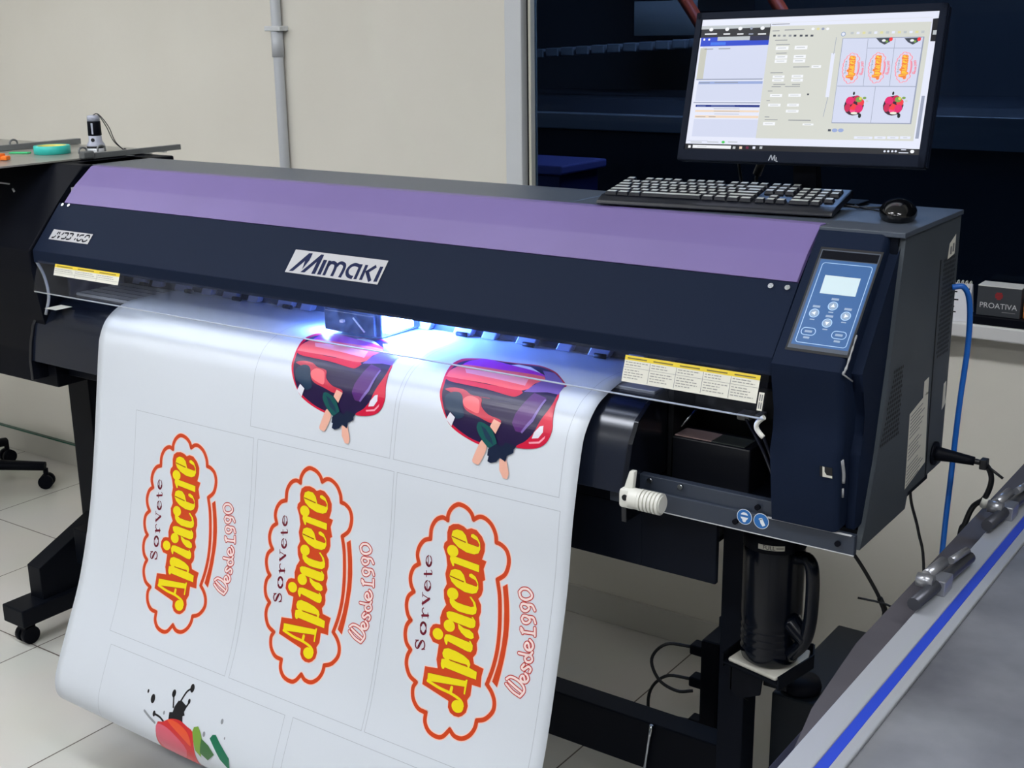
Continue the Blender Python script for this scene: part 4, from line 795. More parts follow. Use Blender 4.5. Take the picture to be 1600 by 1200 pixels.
def screen_art():
    a = Art(); W_ = EM('white', (226, 230, 246)); DG = EM('dialog', (210, 212, 204)); LV = EM('lav', (208, 214, 236)); BK = EM('black', (6, 8, 16)); BLU = EM('blue', (10, 60, 200)); NV = EM('navy', (8, 14, 60)); GT = EM('text', (140, 144, 150)); PB_ = EM('band', (150, 168, 214)); PC = EM('peach', (238, 214, 190)); LG = EM('lightgrey', (186, 192, 196)); WW = EM('pure', (240, 242, 246)); LN = EM('line', (150, 158, 180))
    f8 = mk(None, 1, [(198, 57), (2131, -14), (1972, 1165), (63, 1111)], [(0, 0), (1, 0), (1, 1), (0, 1)])
    f7 = lambda x, y: f8(x + 678.2, y)
    h0 = [0]
    def q(f, pts, m, h): a.poly([f(*p) for p in pts], m, h)
    def r8(x0, y0, x1, y1, m, h):      # box given by two opposite corners, square to the screen
        u0, v0 = f8(x0, y0); u1, v1 = f8(x1, y1); a.rect(u0, v0, u1, v1, m, h)
    def r7(x0, y0, x1, y1, m, h): r8(x0 + 678.2, y0, x1 + 678.2, y1, m, h)
    a.rect(0, 0, 1, 1, W_, 0)
    r8(190, 108, 748, 188, BK, .0001); r8(190, 108, 748, 118, LG, .0002)
    for x, y in ((268, 136), (398, 133), (505, 127), (686, 124)): u, v = f8(x, y); a.disc((u, v), .0095, WW, .0003, 10, .014)
    u, v = f8(596, 126); a.disc((u, v), .006, LN, .0003, 8, .011)
    for x, w_, c in ((265, 110, WW), (395, 60, WW), (505, 55, WW), (592, 40, LN), (682, 70, WW)): u, v = f8(x, 172); a.rect(u - w_ / 3900, v - .004, u + w_ / 3900, v + .005, c, .0003)
    r8(188, 203, 735, 262, BLU, .0002); r8(585, 190, 738, 222, NV, .0003); r8(322, 197, 583, 222, LG, .0003); r8(265, 240, 385, 262, EM('blue2', (50, 110, 230)), .0003)
    for x in (212, 252): u, v = f8(x, 218); a.disc((u, v), .005, WW, .0003, 6, .009)
    r8(200, 275, 725, 538, LV, .0001); r8(183, 288, 203, 540, EM('margin', (196, 196, 184)), .0002); r8(150, 540, 690, 546, LN, .0003)
    r8(170, 560, 690, 580, PB_, .0002); r8(160, 582, 685, 722, LV, .0001); r8(130, 728, 672, 740, LN, .0002); r8(148, 750, 668, 772, EM('navyblue', (12, 40, 130)), .0003)
    for x0, y0, l in ((215, 294, 70), (330, 290, 95), (175, 569, 85), (300, 566, 190), (158, 758, 70), (275, 757, 190), (295, 781, 210), (295, 802, 210), (300, 824, 200), (148, 846, 80), (255, 846, 55)):
        r8(x0, y0, x0 + l, y0 + 5, GT if y0 not in (758, 757) else PB_, .0005)
    r8(145, 793, 662, 813, PC, .0003); r8(142, 836, 658, 862, PC, .0003); r8(135, 866, 655, 1020, LV, .0001)
    r8(85, 1040, 250, 1046, LN, .0001)
    for x0, x1 in ((110, 200), (245, 335), (415, 490)): r8(x0, 1050, x1, 1060, LG, .0003)
    u, v = f8(375, 1056); a.disc((u, v), .008, EM('green', (60, 200, 80)), .0004, 10, .01)
    # dialog
    q(f8, [(757, 82), (2070, 38), (1925, 1050), (640, 1024)], DG, .0005); q(f8, [(757, 84), (2072, 40), (2066, 74), (753, 110)], W_, .0006)
    for (x0, y0, l, t) in ((765, 92, 150, 7), (768, 145, 60, 7), (868, 138, 165, 7), (790, 222, 105, 7), (800, 258, 115, 6), (800, 328, 90, 6), (940, 440, 135, 7), (755, 487, 105, 7), (735, 636, 40, 6), (725, 715, 30, 6), (712, 848, 40, 6), (712, 870, 110, 6), (905, 874, 185, 7), (780, 583, 100, 6), (932, 583, 68, 6), (765, 602, 80, 5), (875, 600, 125, 5)):
        u, v = f8(x0, y0); a.rect(u, v, u + l / 1940, v + t / 1110, GT, .0008)
    for (x0, y0, x1, y1) in ((798, 275, 898, 302), (952, 270, 1052, 298), (795, 348, 890, 374), (945, 345, 1040, 372), (790, 383, 885, 408), (940, 380, 1035, 406), (1090, 430, 1165, 450), (775, 512, 868, 532), (930, 508, 1020, 530), (770, 542, 862, 562), (925, 540, 1018, 562), (755, 664, 850, 688), (905, 662, 1003, 686), (740, 742, 838, 766), (895, 742, 988, 766), (885, 792, 985, 816), (700, 893, 795, 920), (1022, 905, 1108, 921)):
        r8(x0, y0, x1, y1, WW, .0007); r8(x0 + 14, (y0 + y1) / 2 - 3, x1 - 18, (y0 + y1) / 2 + 2, LG, .0009)
    for k, x in enumerate((785, 822, 866, 912, 952, 1002, 1046, 1090)): u, v = f8(x, 186); a.rect(u - .006, v - .006, u + .006, v + .008, GT if k in (1, 2, 3) else EM('icon', (60, 66, 78)), .0008)
    for k, x in enumerate((1098, 1140, 1180, 1218)): u, v = f8(x, 132); a.disc((u, v), .007, [WW, EM('icoy', (220, 215, 160)), LN, WW][k], .0008, 8, .01)
    u, v = f8(1063, 667); a.rect(u - .004, v - .006, u + .004, v + .006, EM('icon', (0, 0, 0)), .0008)
    for x0, y0, x1, y1 in ((610, 200, 600, 340), (545, 690, 520, 850)):
        q(f7, [(x0, y0), (x0 + 4, y0), (x1 - 8, y1), (x1 - 12, y1)], LN, .0008)
    q(f7, [(572, 330), (602, 330), (556, 690), (526, 690)], W_, .0007)
    # preview
    u, v = f7(668, 175); a.disc((u, v), .010, EM('globe', (140, 160, 190)), .0008, 14, .017); a.disc((u, v), .007, W_, .0009, 14, .012)
    for k in range(13): u, v = f7(740 + k * 48, 166 - k * .8); a.rect(u - .006, v - .008, u + .006, v + .009, [LG, W_, EM('icoy', (0, 0, 0))][k % 3], .0008)
    q(f7, [(662, 208), (1330, 196), (1228, 912), (578, 903)], LN, .0007); q(f7, [(667, 212), (1318, 203), (1218, 902), (582, 896)], LV, .0009)
    for p, q_ in (((868, 216), (832, 600)), ((1090, 212), (1046, 600)), ((932, 605), (896, 900))): q(f7, [p, (p[0] + 4, p[1]), (q_[0] + 4, q_[1]), q_], LN, .0011)
    q(f7, [(866, 288), (1306, 288), (1306, 292), (866, 292)], LN, .0011); q(f7, [(622, 598), (1262, 602), (1262, 607), (622, 603)], LN, .0011)
    PK = EM('pinkline', (240, 140, 160)); SY = EM('syellow', (250, 200, 60)); SO = EM('sorange', (240, 130, 50)); PP = EM('palepink', (245, 205, 220))
    for cx, cy in ((738, 455), (950, 451), (1168, 447)):
        def g(P_): return [f7(cx - 8 + (p[0] / 1000 + 1.374) * 560 - (p[1] / 1000 - .746) * 75, cy + (p[1] / 1000 - .746) * 555) for p in P_]
        for l in DES['cloud']: a.stroke(g(l), .006, PP, .0012, 2, caps=False)
        for l in DES['cloud']: a.stroke(g(l), .0032, PK, .0013, 2, caps=False)
        a.poly(g(DES['swoosh']), EM('pinkbar', (235, 110, 140)), .0013)
        a.stroke(g(DES['surround'] + DES['surround'][:1]), .005, PP, .0012, 0, caps=False); a.poly(g(DES['surround']), SO, .0014)
        for P_ in DES['yellow']: a.poly(g(P_), SY, .0016)
        for P_ in DES['desde']: a.stroke(g(P_), .0035, PK, .0013, 2, caps=False)
        for P_, w_ in DES['sorvete']: a.stroke(g(P_), .0018, LN, .0013, 2, caps=False)
    MG = EM('magenta', (226, 14, 106)); RD = EM('red', (240, 50, 60)); DK_ = EM('dark', (50, 10, 40)); GN = EM('leaf', (120, 160, 70)); WH = EM('petal', (236, 236, 220))
    for cx, cy in ((762, 748), (1082, 748)):
        D = lambda x, y, rx, ry, m, h: a.disc(f7(cx + x, cy + y), rx / 1940, m, h, 16, ry / 1110)
        D(-2, 12, 78, 78, DK_, .0012); D(-34, -28, 33, 33, MG, .0013); D(22, -46, 27, 25, EM('berry', (200, 20, 80)), .0013); D(54, -12, 27, 30, RD, .0014); D(-54, 28, 23, 34, EM('berry', (0, 0, 0)), .0014); D(38, 36, 32, 32, MG, .0015); D(-12, 52, 24, 18, EM('berry2', (240, 60, 130)), .0015)
        q(f7, [(cx - 40, cy + 40), (cx - 8, cy - 8), (cx + 22, cy + 8), (cx + 2, cy + 50)], RD, .0016)
        D(40, -38, 26, 22, GN, .0017); D(52, -46, 12, 12, EM('lime', (220, 210, 80)), .0018); D(85, -50, 14, 10, GN, .0016); D(-2, -88, 8, 14, BK, .0012); D(45, 95, 12, 18, BK, .0012); D(38, 80, 14, 6, BK, .0012); D(0, 74, 26, 10, WH, .0016); D(105, -25, 10, 7, EM('pale', (200, 205, 200)), .0012)
    for cx in (1005, 1235):
        q(f7, [(cx - 70, 208), (cx + 70, 204), (cx + 40, 240), (cx, 262), (cx - 40, 242)], EM('icon', (0, 0, 0)), .0012)
        a.disc(f7(cx + 52, 218), 14 / 1940, RD, .0013, 10, 16 / 1110); a.disc(f7(cx - 6, 228), 16 / 1940, WW, .0013, 8, 10 / 1110); a.disc(f7(cx + 18, 236), 10 / 1940, GN, .0014, 8, 10 / 1110)
    u, v = f7(562, 961); a.rect(u - .006, v - .008, u + .006, v + .008, EM('icon', (0, 0, 0)), .0008)
    for x in (605, 655): u, v = f7(x, 961); a.disc((u, v), .012, PB_, .0008, 10, .014)
    for x0, x1 in ((765, 912), (930, 1020), (1035, 1125), (1140, 1222)): r7(x0, 1010, x1, 1034, W_, .0008); r7(x0 + 25, 1019, x1 - 25, 1025, LG, .0009)
    # right edge of the window behind, taskbar
    q(f7, [(1398, 50), (1446, 45), (1424, 235), (1376, 235)], BK, .0004); q(f7, [(1400, 145), (1435, 143), (1430, 180), (1395, 180)], LG, .0006); q(f7, [(1312, 680), (1338, 680), (1290, 1030), (1262, 1030)], LN, .0004)
    a.rect(0, .958, 1, 1, BK, .0020); r8(130, 1078, 438, 1112, WW, .0022); r8(165, 1090, 240, 1096, LG, .0023)
    u, v = f8(102, 1092); a.rect(u - .006, v - .010, u + .006, v + .010, WW, .0022)
    for k, x in enumerate((466, 520, 573, 628, 685)): u, v = f8(x, 1102); a.rect(u - .006, v - .009, u + .006, v + .009, [LG, PC, EM('wine', (110, 20, 60)), W_, LG][k], .0022)
    for x in (1015, 1045, 1078, 1106): u, v = f7(x, 1134); a.disc((u, v), .005, W_, .0022, 6, .008)
    r7(1150, 1118, 1190, 1126, W_, .0022); r7(1130, 1142, 1208, 1150, W_, .0022); u, v = f7(1240, 1136); a.disc((u, v), .008, WW, .0022, 10, .012)
    return a
sa = screen_art(); sa.finish('screen', lambda u, v, h: scr(u, v, .0004 + h * .5), MO)
a = Art(); MLg = mat('logo_grey', (150, 156, 165), .4)
for st in ([(.392, 1.072), (.400, 1.03), (.408, 1.068)], [(.408, 1.068), (.416, 1.03), (.418, 1.072)], [(.424, 1.045), (.424, 1.075), (.432, 1.077)]): 
    for p, q in zip(st, st[1:]):
        d = Vector((q[0] - p[0], (q[1] - p[1]) * .56)).normalized(); n = Vector((-d.y, d.x / .56)) * .0022
        a.poly([(p[0] + n.x, p[1] + n.y), (p[0] - n.x, p[1] - n.y), (q[0] - n.x, q[1] - n.y), (q[0] + n.x, q[1] + n.y)], MLg, 0)
a.finish('logo', lambda u, v, h: scr(u, v, .0034), MO)
bm = nb(); nx = -.905
prism(bm, [(2.205, 1.428), (2.185, 1.56), (2.20, 1.565), (2.235, 1.428)], nx - .0225, nx + .0225, 'x', .002); obj('monitor_neck', bm, BLKD, MO)
bm = nb(); box(bm, -1.00, -.81, 2.222, 2.283, 1.4247, 1.431, .003); obj('monitor_base', bm, BLKD, MO)
bm = nb(); tube(bm, [(-1.05, 2.215, 1.54), (-1.052, 2.235, 1.48), (-1.048, 2.25, 1.43)], .003, 8, 5); tube(bm, [(-1.0, 2.215, 1.545), (-1.005, 2.235, 1.50), (-1.02, 2.245, 1.47), (-1.022, 2.25, 1.429)], .0035, 8, 5); tube(bm, [(-1.006, 2.238, 1.50), (-1.02, 2.245, 1.47)], .008, 10, 0)
obj('video_cable', bm, BCAB, MO)

# ------------------------------------------------------------ keyboard
KY = thing('keyboard', 'black computer keyboard in front of the monitor on the printer top', 'keyboard', (-1.0, 2.07, 1.4245))
KM = Matrix.Translation((-1.232, 2.007, 1.4245)) @ Matrix.Rotation(math.radians(7.5), 4, 'Z') @ Matrix.Rotation(math.radians(5.5), 4, 'X')
KW, KD = .438, .150
bm = nb(); prism(bm, [(0, .003), (.004, .010), (.03, .015), (KD - .004, .019), (KD, .014), (KD, .004), (.012, .001)], 0, KW, 'x', .0025); xform(bm, KM); obj('keyboard_body', bm, mat('keyboard_black', (20, 23, 32), .35), KY)
for x in (.03, KW - .05):
    bm = nb(); box(bm, x, x + .03, KD - .03, KD - .02, -.012, .004, .001); xform(bm, KM); obj('keyboard_foot', bm, BLKD, KY)
KEYM = mat('keycap_side', (22, 25, 34), .35); KEY_SHEEN = mat('keycap_top_sheen', (198, 202, 200), .3)  # pale tops: light reflected on the dark keys, painted into their colour
def keymesh(w_):
    b = nb(); hw = w_ / 2; t = .0018
    vs = [b.verts.new(p) for p in ((-hw, -.0082, 0), (hw, -.0082, 0), (hw, .0082, 0), (-hw, .0082, 0), (-hw + t, -.0062, .0065), (hw - t, -.0062, .0065), (hw - t, .0068, .0065), (-hw + t, .0068, .0065))]
    for q in ((0, 3, 2, 1), (4, 5, 6, 7), (0, 1, 5, 4), (1, 2, 6, 5), (2, 3, 7, 6), (3, 0, 4, 7)): b.faces.new([vs[i] for i in q])
    bmesh.ops.bevel(b, geom=b.edges[:], offset=.0008, segments=1, affect='EDGES')
    b.normal_update()
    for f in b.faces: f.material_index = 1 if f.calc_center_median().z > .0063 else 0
    me = bpy.data.meshes.new('key'); b.to_mesh(me); b.free(); me.materials.append(KEYM); me.materials.append(KEY_SHEEN); return me
KME = {}
rowsK = [
 [1, -1, 1, 1, 1, 1, -.5, 1, 1, 1, 1, -.5, 1, 1, 1, 1, -.25, 1, 1, 1],
 [1] * 13 + [2, -.25, 1, 1, 1, -.25, 1, 1, 1, 1],
 [1.5] + [1] * 12 + [1.5, -.25, 1, 1, 1, -.25, 1, 1, 1, 1],
 [1.75] + [1] * 11 + [2.25, -3.5, 1, 1, 1],
 [2.25] + [1] * 10 + [2.75, -1.25, 1, -1.25, 1, 1, 1, 1],
 [1.25, 1.25, 1.25, 6.25, 1.25, 1.25, 1.25, 1.25, -.25, 1, 1, 1, -.25, 2, 1]]
U = (KW - .014) / 22.6
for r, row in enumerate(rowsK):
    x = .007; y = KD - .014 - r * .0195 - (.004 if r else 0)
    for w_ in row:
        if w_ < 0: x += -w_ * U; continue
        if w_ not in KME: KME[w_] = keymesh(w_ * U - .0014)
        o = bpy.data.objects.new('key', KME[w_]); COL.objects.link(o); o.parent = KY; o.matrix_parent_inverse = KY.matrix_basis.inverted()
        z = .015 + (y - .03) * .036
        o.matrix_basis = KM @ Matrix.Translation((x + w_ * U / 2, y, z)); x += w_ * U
bm = nb(); tube(bm, [(-.86, 2.20, 1.43), (-.83, 2.19, 1.432), (-.80, 2.20, 1.428), (-.76, 2.23, 1.4275), (-.74, 2.29, 1.427)], .0022, 8, 5); obj('keyboard_cable', bm, BCAB, KY)

# mouse
MS = thing('computer_mouse', 'glossy black computer mouse on the printer top beside the keyboard', 'mouse', (-.70, 2.10, 1.4245))
bm = nb(); bmesh.ops.create_uvsphere(bm, u_segments=28, v_segments=16, radius=1)
for v in bm.verts:
    x, y, z = v.co; zz = max(z, -.55); s = 1 - .12 * max(0, -y)
    v.co = Vector((x * .031 * s, y * .050, (zz + .55) * .0235 * (1 - .12 * y * y)))
xform(bm, Matrix.Translation((-.700, 2.11, 1.4247)) @ Matrix.Rotation(math.radians(18), 4, 'Z'))
for f in bm.faces: f.smooth = True
obj('mouse_body', bm, mat('mouse_gloss', (8, 9, 12), .12, spec=.7), MS)
bm = nb(); tube(bm, [(-.73, 2.14, 1.4275), (-.76, 2.18, 1.4275), (-.80, 2.20, 1.4278), (-.84, 2.26, 1.4278)], .0018, 6, 4); obj('mouse_cable', bm, BCAB, MS)

# ------------------------------------------------------------ things on the left end
FR = thing('metal_sheet_frame', 'grey sheet metal tray with two perforated rails lying across the printer left end', 'metal tray', (-3.1, 2.0, 1.4245))
bm = nb(); box(bm, -3.75, -2.838, 1.60, 2.335, 1.426, 1.430); obj('sheet', bm, mat('sheet_worn', (138, 138, 132), .3, .25, noise=.15, nscale=7, ncol=(160, 158, 150)), FR)
bm = nb(); box(bm, -2.836, -2.822, 2.07, 2.39, 1.4265, 1.441, .001); box(bm, -2.84, -2.818, 2.065, 2.10, 1.428, 1.448, .004); o = obj('rail', bm, STEEL, FR)
bm = nb(); box(bm, -3.225, -3.205, 1.7, 2.345, 1.4302, 1.446, .001); obj('rail', bm, STEEL, FR)
for x, y in ((-2.829, 2.072), (-2.829, 2.13), (-3.215, 2.13)):
    bm = nb(); tube(bm, [(x, y - .012, 1.443), (x, y - .010, 1.454), (x, y, 1.458), (x, y + .010, 1.454), (x, y + .012, 1.443)], .0028, 6, 4); obj('loop', bm, STEEL, FR)
for y in (2.2, 2.26, 2.31):
    bm = nb(); box(bm, -2.834, -2.80, y, y + .012, 1.426, 1.4275); obj('tab', bm, STEEL, FR)
FL = thing('flashlight', 'grey and black flashlight standing on its lens on the metal tray', 'flashlight', (-2.95, 2.20, 1.430))
c = (-2.93, 2.19, 1.430); G1 = mat('torch_grey', (170, 174, 190), .35)
bm = nb(); lathe(bm, [(.0, .002), (.0225, .002), (.0235, .004), (.0235, .014), (.021, .016)], c); obj('lens_ring', bm, mat('torch_lens', (225, 228, 235), .15, .3), FL)
bm = nb(); lathe(bm, [(.0235, .014), (.0238, .02), (.0225, .024), (.0175, .032), (.0168, .046)], c); obj('head', bm, G1, FL)
bm = nb(); lathe(bm, [(.0239, .013), (.0241, .016), (.0239, .0185)], c); obj('head_band', bm, PIT, FL)
bm = nb(); lathe(bm, [(.017, .046), (.0178, .047), (.0172, .083), (.0165, .084)], c); obj('grip', bm, BLKD, FL)
bm = nb(); lathe(bm, [(.0165, .084), (.0168, .094), (.015, .099), (.006, .1), (0, .1)], c); obj('tail_cap', bm, G1, FL)
d = Vector((.82, -.57, 0)).normalized()
bm = nb(); box(bm, -.004, .004, -.001, .0012, .05, .08, .001); xform(bm, Matrix.Translation(Vector(c) + Vector((.0095, -.0148, 0)))); obj('grip_inlay', bm, G1, FL)
bm = nb(); cyl(bm, Vector(c) + Vector((.009, -.0145, .035)), Vector(c) + Vector((.0105, -.017, .035)), .005, 12); obj('switch', bm, PIT, FL)
bm = nb()
e = Vector((-2.868, 2.235, 1.4335))
for k, s in ((0, .018), (1, .008)):
    tube(bm, [Vector(c) + Vector((0, 0, .1)), Vector(c) + Vector((.01 + s * .3, .006, .102)), Vector(c) + Vector((.022 + s, .016, .07)), Vector(c) + Vector((.036 + s * .6, .028, .03)), e], .0012, 6, 6)
obj('wrist_strap', bm, BCAB, FL)
bm = nb(); bmesh.ops.create_uvsphere(bm, u_segments=12, v_segments=8, radius=.0055, matrix=Matrix.Translation(e + Vector((0, 0, .0022)))); obj('strap_bead', bm, BCAB, FL)
TP = thing('tape_roll', 'roll of turquoise masking tape lying flat on the metal tray', 'tape', (-3.02, 2.12, 1.430))
c = (-3.02, 2.115, 1.4302)
bm = nb(); n = 40
pr = [(.046, 0), (.0475, .001), (.0475, .021), (.046, .022), (.039, .022), (.039, 0), (.046, 0)]
lathe(bm, pr[:-1], c, 40)
bmesh.ops.delete(bm, geom=[f for f in bm.faces if len(f.verts) > 4], context='FACES')
rg = [v for v in bm.verts]
obj('tape', bm, mat('tape_teal', (52, 190, 178), .45), TP)
bm = nb(); lathe(bm, [(.0388, 0), (.0388, .0215), (.036, .0215), (.036, 0)], c, 40); bmesh.ops.delete(bm, geom=[f for f in bm.faces if len(f.verts) > 4], context='FACES'); obj('core', bm, mat('tape_core', (226, 214, 110), .6), TP)
bm = nb(); box(bm, -.028, .028, -.010, .010, 0, .004, .0015); 
for v in bm.verts: v.co.z += .006 * math.exp(-((v.co.x) / .012) ** 2)
xform(bm, Matrix.Translation((-3.10, 2.07, 1.4302)) @ Matrix.Rotation(.4, 4, 'Z')); tag(obj('tape_scrap', bm, mat('scrap_green', (60, 190, 120), .5)), 'crumpled green scrap of tape beside the turquoise tape roll', 'tape scrap')
KN = thing('utility_knife', 'orange and black utility knife lying on the left edge of the metal tray', 'knife', (-2.98, 1.90, 1.430))
KMx = Matrix.Translation((-3.0, 1.92, 1.4302)) @ Matrix.Rotation(.35, 4, 'Z')
bm = nb(); box(bm, -.12, .0, -.012, .012, 0, .012, .004); xform(bm, KMx); obj('knife_body', bm, BLKD, KN)
bm = nb(); box(bm, 0, .05, -.010, .010, .001, .012, .003); box(bm, .018, .034, -.012, .012, .004, .018, .003); xform(bm, KMx); obj('knife_slider', bm, mat('knife_orange', (240, 120, 30), .4), KN)

# ------------------------------------------------------------ sill things
BX = thing('card_box', 'dark grey box lettered in white with a red emblem on the white window sill', 'box', (-.74, 2.99, SILL))
bm = nb(); box(bm, -.785, -.688, 2.965, 3.02, SILL + .022, SILL + .090, .001); obj('box_body', bm, mat('box_grey', (56, 60, 66), .5), BX)
bm = nb(); box(bm, -.785, -.688, 2.965, 3.02, SILL + .0905, SILL + .0925); obj('box_lid', bm, mat('box_white', (225, 225, 222), .5), BX)
a = Art(); bw = mat('box_print', (200, 202, 204), .5); rd = mat('box_red', (150, 30, 36), .5)
a.text('PROATIVA', -.737, SILL + .046, .0178, bw, 0, 1.0)
a.rect(-.728, SILL + .0325, -.698, SILL + .0345, GREYT, 0)
for k in range(5):
    z = SILL + .062 + k * .0034; hw = math.sqrt(max(0, .0088 ** 2 - (z - SILL - .0695) ** 2)); a.rect(-.737 - hw, z, -.737 + hw, z + .0026, rd, 0)
a.finish('box_print', lambda x, z, h: Vector((x, 2.9646, z)), BX)
bm = nb(); box(bm, -.80, -.60, 2.96, 3.028, SILL, SILL + .0215, .003); tag(obj('flat_case', bm, BLKD), 'flat black case lying under the dark grey lettered box', 'case')
CN = thing('desk_calendar', 'white spiral desk calendar standing behind the blue cable on the sill', 'calendar', (-.83, 3.0, SILL))
bm = nb(); prism(bm, [(2.975, SILL), (2.995, SILL + .085), (3.0, SILL + .085), (3.028, SILL), (3.024, SILL), (2.998, SILL + .08), (2.979, SILL)], -.875, -.806, 'x'); obj('calendar_pages', bm, mat('cal_white', (215, 217, 224), .5), CN)
bm = nb()
for k in range(7): tube(bm, [(-.868 + k * .0095, 2.992, SILL + .078), (-.868 + k * .0095, 2.991, SILL + .090), (-.868 + k * .0095, 3.004, SILL + .090), (-.868 + k * .0095, 3.004, SILL + .078)], .0013, 6, 3)
obj('spiral', bm, WHITE, CN)
a = Art()
for z, l in ((.064, .03), (.046, .035), (.03, .028), (.018, .033)): a.rect(-.868, z, -.868 + l, z + .003, DARKT, 0)
for k in range(5): a.disc((-.862 + k * .0125, .074), .002, DARKT, 0, 8)
a.finish('calendar_print', lambda x, z, h: Vector((x, 2.975 + z / .085 * .02 - .0008, SILL + z)), CN)
bm = nb(); box(bm, -.684, -.64, 2.975, 3.01, SILL + .022, SILL + .068, .002); tag(obj('orange_carton', bm, mat('carton_orange', (220, 130, 70), .6)), 'small orange carton to the right of the dark lettered box', 'carton')

# ------------------------------------------------------------ cables at the right
bm = nb(); tube(bm, [(-.644, 2.262, 1.289), (-.625, 2.27, 1.289), (-.617, 2.285, 1.255), (-.618, 2.30, 1.18), (-.624, 2.30, 1.06), (-.628, 2.30, .92), (-.632, 2.30, .75), (-.634, 2.30, .3), (-.64, 2.42, .02)], .0052, 12, 8)
tag(obj('network_cable', bm, BLUEC), 'bright blue cable hanging from the printer side vent', 'cable')
PC_ = thing('power_cable', 'thick black power cable plugged into the printer side near its lower corner', 'cable', (-.64, 2.25, .97))
bm = nb(); cyl(bm, (-.6448, 2.235, .985), (-.640, 2.235, .985), .022, 16); tube(bm, [(-.642, 2.235, .985), (-.615, 2.24, .983), (-.575, 2.25, .978)], lambda t: .014 - .006 * t, 10, 4); obj('plug', bm, BLKD, PC_)
bm = nb(); tube(bm, [(-.58, 2.25, .979), (-.555, 2.255, .972), (-.545, 2.26, .945), (-.556, 2.27, .905), (-.579, 2.285, .878), (-.592, 2.29, .84), (-.602, 2.295, .79), (-.61, 2.30, .5), (-.62, 2.32, .02)], .0052, 10, 8); cb = obj('cord', bm, BCAB, PC_)
bm = nb(); tube(bm, [(-.5525, 2.268, .905), (-.5585, 2.273, .887)], .0068, 10, 0); obj('cord_tag', bm, WHITE, PC_)
bm = nb(); box(bm, -.565, -.552, 2.243, 2.262, .966, .985, .002); tube(bm, [(-.552, 2.25, .973), (-.523, 2.25, .955)], .0025, 6, 0); obj('cable_tie', bm, BCAB, PC_)
bm = nb(); tube(bm, [(-.70, 2.28, .955), (-.697, 2.29, .87), (-.68, 2.30, .80), (-.665, 2.31, .70), (-.66, 2.36, .3), (-.66, 2.40, .01)], .003, 8, 6); tag(obj('thin_cable', bm, BCAB), 'thin black cable hanging from under the printer right end', 'cable')
ZT = thing('tied_cable', 'black cable bound with a long zip tie below the printer right corner', 'cable', (-.76, 2.3, .6))
bm = nb(); tube(bm, [(-.815, 2.24, .78), (-.795, 2.28, .73), (-.77, 2.30, .68), (-.748, 2.32, .625), (-.745, 2.36, .56), (-.745, 2.40, .40), (-.745, 2.44, .01)], .004, 8, 6); obj('cord', bm, BCAB, ZT)
bm = nb(); tube(bm, [(-.79, 2.30, .632), (-.745, 2.312, .628), (-.715, 2.31, .624)], .0022, 6, 3); tube(bm, [(-.75, 2.315, .635), (-.742, 2.33, .60), (-.748, 2.33, .57)], .006, 8, 3); obj('cable_tie', bm, BCAB, ZT)

# ------------------------------------------------------------ waste ink bottle
JG = thing('waste_ink_bottle', 'black handled waste ink jug hanging under the printer right end', 'bottle', (-.853, 2.015, .60))
jc = (-.853, 2.018, .600); JM = mat('jug_black', (8, 13, 24), .2, spec=.3)
bm = nb(); prof = [(0, .006), (.045, .006), (.052, .012), (.055, .03)]
for k in range(4): prof += [(.0555, .034 + k * .014), (.053, .040 + k * .014), (.0555, .046 + k * .014)]
prof += [(.056, .11), (.056, .235), (.053, .248), (.0, .25)]
lathe(bm, prof, jc, 36); obj('bottle_body', bm, JM, JG)
bm = nb(); lathe(bm, [(.0575, .236), (.0578, .262), (.056, .268), (.0, .268)], jc, 36); obj('bottle_cap', bm, BLKD, JG)
dd = Vector((.86, -.35, 0)).normalized(); B0 = Vector(jc)
bm = nb(); tube(bm, [B0 + dd * .05 + Vector((0, 0, .225)), B0 + dd * .085 + Vector((0, 0, .232)), B0 + dd * .097 + Vector((0, 0, .20)), B0 + dd * .096 + Vector((0, 0, .12)), B0 + dd * .082 + Vector((0, 0, .07)), B0 + dd * .05 + Vector((0, 0, .03))], .0125, 12, 6); obj('handle', bm, JM, JG)
bm = nb(); tube(bm, [B0 + dd * .05 + Vector((0, 0, .10)), B0 + dd * .075 + Vector((0, 0, .085)), B0 + dd * .09 + Vector((0, 0, .075))], lambda t: .02 - .006 * t, 10, 4); obj('handle_root', bm, JM, JG)
a = Art(); a.rect(-.024, .256, .024, .2655, LABELW, 0); a.text('FULL', -.004, .2607, .0105, DARKT, .0003); a.rect(.009, .2600, .022, .2613, DARKT, .0003); a.cut(0, 0, 1)
bmesh.ops.bisect_plane(a.bm, geom=a.bm.verts[:] + a.bm.edges[:] + a.bm.faces[:], plane_co=(0, 0, 0), plane_no=(1, 0, 0))
for k in range(-4, 5): bmesh.ops.bisect_plane(a.bm, geom=a.bm.verts[:] + a.bm.edges[:] + a.bm.faces[:], plane_co=(k * .006, 0, 0), plane_no=(1, 0, 0))
a.finish('fill_mark', lambda x, z, h: Vector((jc[0] + (.0585 + h) * math.sin(x / .0585 + .30), jc[1] - (.0585 + h) * math.cos(x / .0585 + .30), jc[2] + z - .012)), JG)
bm = nb(); prism(bm, [(-.918, 1.977), (-.812, 1.953), (-.792, 2.055), (-.802, 2.09), (-.905, 2.068)], .5965, .6045, 'z', .003)
pd = obj('absorbent_pad', bm, mat('pad_white', (224, 222, 212), .8, noise=.1, nscale=14, ncol=(196, 194, 182))); tag(pd, 'white absorbent pad on the tray under the black jug', 'pad')

